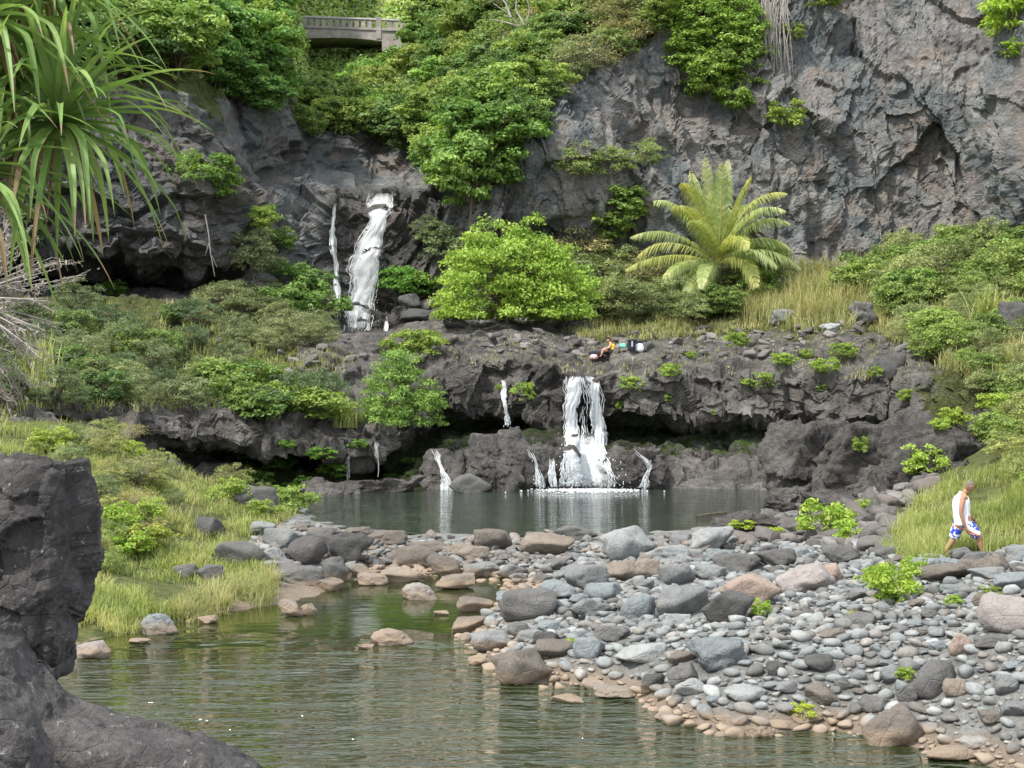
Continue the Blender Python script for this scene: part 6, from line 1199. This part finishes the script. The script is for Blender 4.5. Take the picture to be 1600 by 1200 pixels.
skin('tank_top', [[(-.015, 0, .70, (.165, .15)), (-.03, 0, .82, (.160, .15)), (-.055, 0, .95, (.155, .145)), (-.065, 0, 1.12, (.158, .15)), (-.075, 0, 1.27, (.162, .16)), (-.065, 0, 1.38, (.128, .135))], [(-.065, 0, 1.38, (.128, .135)), (-.055, -.10, 1.47, .05)], [(-.065, 0, 1.38, (.128, .135)), (-.035, .10, 1.47, .05)]], M['cloth_white'], man, 2, 1.42)
skin('shorts', [[(-.03, 0, .84, (.105, .10)), (.05, -.09, .76, .115), (.175, -.097, .64, .112), (.235, -.10, .55, .10), (.30, -.10, .46, .094)], [(-.03, 0, .84, (.105, .10)), (-.07, .09, .76, .11), (-.145, .097, .62, .112), (-.19, .10, .48, .10), (-.215, .10, .38, .092)]], M['shorts'], man, 2, 1.32)
mb = MB(); a = np.linspace(0, 2 * math.pi, 15); c = np.array([.30, .235, .835]); mb.tube([c + np.array([.024 * math.cos(t), .034 * math.sin(t), .022 * math.cos(t)]) for t in a], .008, 6); mb.build('wristwatch', M['black_cloth'], man)
# seated person and their things on the shelf
sp = cast(953, 551)[0]; st = empty('person', (sp.x, sp.y - .1, sp.z - .05)); tag(st, 'dark haired person in a yellow top sitting on the rock shelf above the broad waterfall', 'person'); st.scale = (1.05,) * 3
ch = [[(.08, 0, .12, (.15, .13)), (.12, 0, .28, (.12, .11)), (.08, 0, .46, (.13, .10)), (.0, 0, .56, .05), (-.03, 0, .61, .05)],
      [(.08, 0, .46, (.13, .10)), (.05, -.17, .47, .055), (-.06, -.21, .30, .042), (-.22, -.19, .24, .034), (-.30, -.17, .22, .028)], [(.08, 0, .46, (.13, .10)), (.05, .17, .47, .055), (-.06, .21, .30, .042), (-.22, .19, .24, .034), (-.30, .17, .22, .028)],
      [(.08, 0, .12, (.15, .13)), (-.05, -.1, .12, .085), (-.33, -.14, .22, .065), (-.42, -.13, .02, .05), (-.47, -.12, -.12, .036), (-.56, -.12, -.15, .03)], [(.08, 0, .12, (.15, .13)), (-.05, .1, .12, .085), (-.33, .14, .22, .065), (-.42, .13, .02, .05), (-.47, .12, -.12, .036), (-.56, .12, -.15, .03)]]
hand(ch, (-.30, -.17, .22), (-1, 0, -.2), (0, .2, -1), 1, 1); hand(ch, (-.30, .17, .22), (-1, 0, -.2), (0, -.2, -1), 1, -1)
skin('body', ch, M['skin_light'], st, 2, 1.15); head(st, (-.07, 0, .70), 1.0, -.5, M['skin_light'], M['hair_black'], -1, True)
skin('top', [[(.08, 0, .14, (.175, .155)), (.12, 0, .28, (.145, .135)), (.09, 0, .42, (.15, .13)), (.07, 0, .50, (.10, .09))]], M['yellow'], st, 2, 1.35)
skin('shorts', [[(.07, 0, .12, (.165, .14)), (-.05, -.1, .13, .10), (-.2, -.12, .18, .09)], [(.07, 0, .12, (.165, .14)), (-.05, .1, .13, .10), (-.2, .12, .18, .09)]], M['black_cloth'], st, 2, 1.3)
def soft(name, px, py, w, h, d, mat, label, cat, seed, parent=None, lift=0.0, kind='lump'):
    q = cast(px, py)[0]; s = q.y / F; V = ICO[4][0].copy(); V = np.sign(V) * np.abs(V) ** .75; V = V * (1 + .12 * fbm(V * 2 + seed, 3, seed)[:, None] + .05 * fbm(V * 6, 2, seed)[:, None]); V = V * np.array([w * s / 2, d / 2, h * s / 2]) + np.array([0, 0, h * s / 2 - .03 + lift])
    o = mesh(name, V, ICO[4][1], mat, None); o.location = (q.x, q.y - .1, q.z); return tag(o, label, cat)
bp = empty('backpack', Vector(cast(986, 548)[0]) + Vector((0, -.25, 0))); tag(bp, 'black backpack with a pale grey strap standing on the shelf right of the seated person', 'backpack')
def part(name, w, h, d, off, mat, seed):
    V = ICO[4][0].copy(); V = np.sign(V) * np.abs(V) ** .6; V = V * (1 + .08 * fbm(V * 2 + seed, 3, seed)[:, None]) * np.array([w, d, h]) / 2 + np.array(off); mesh(name, V, ICO[4][1], M[mat], bp)
part('bag_body', .42, .55, .28, (0, 0, .26), 'black_cloth', 1); part('top_flap', .46, .14, .3, (.04, 0, .53), 'black_cloth', 2); part('strap', .10, .48, .05, (.03, -.15, .26), 'grey_cloth', 3); part('strap', .05, .40, .05, (-.12, -.15, .28), 'black_cloth', 4); part('pocket', .26, .2, .08, (-.04, -.15, .13), 'black_cloth', 5)
soft('dark_jacket', 1000, 537, 20, 6, .35, M['black_cloth'], 'dark blue jacket thrown over the things beside the backpack', 'jacket', 3)
soft('towel', 975, 544, 14, 9, .4, M['teal'], 'crumpled teal towel on the rock left of the backpack', 'towel', 4)
soft('cloth_bag', 999, 549, 13, 13, .35, M['cloth_white'], 'white cloth bag right of the backpack', 'bag', 5)
soft('dark_bag', 931, 556, 22, 9, .4, M['black_cloth'], 'black bag on the rock left of the seated person', 'bag', 6)
soft('clothes_pile', 928, 561, 13, 8, .35, M['pinkcloth'], 'white and pink clothes piled in front of the black bag', 'clothes', 7)
# small groups: say which one it is by its order from the left
ORD = 'first second third fourth fifth sixth seventh eighth ninth tenth eleventh twelfth'.split()
from collections import defaultdict
grp = defaultdict(list)
for o in C.objects:
    if o.get('label') and o.get('group') and o.parent is None: grp[o['label']].append(o)
for lb, os_ in grp.items():
    if 2 <= len(os_) <= 12 and len(lb.split()) <= 12:
        for i, o in enumerate(sorted(os_, key=lambda q: float(proj(np.array(q.location))[0]))): o['label'] = lb + ', ' + ORD[i] + ' from the left'
# remove the patterns the copies were made from
for k_, (ro, _, _) in PL.items():
    for ch_ in list(ro.children): bpy.data.objects.remove(ch_)
    bpy.data.objects.remove(ro)
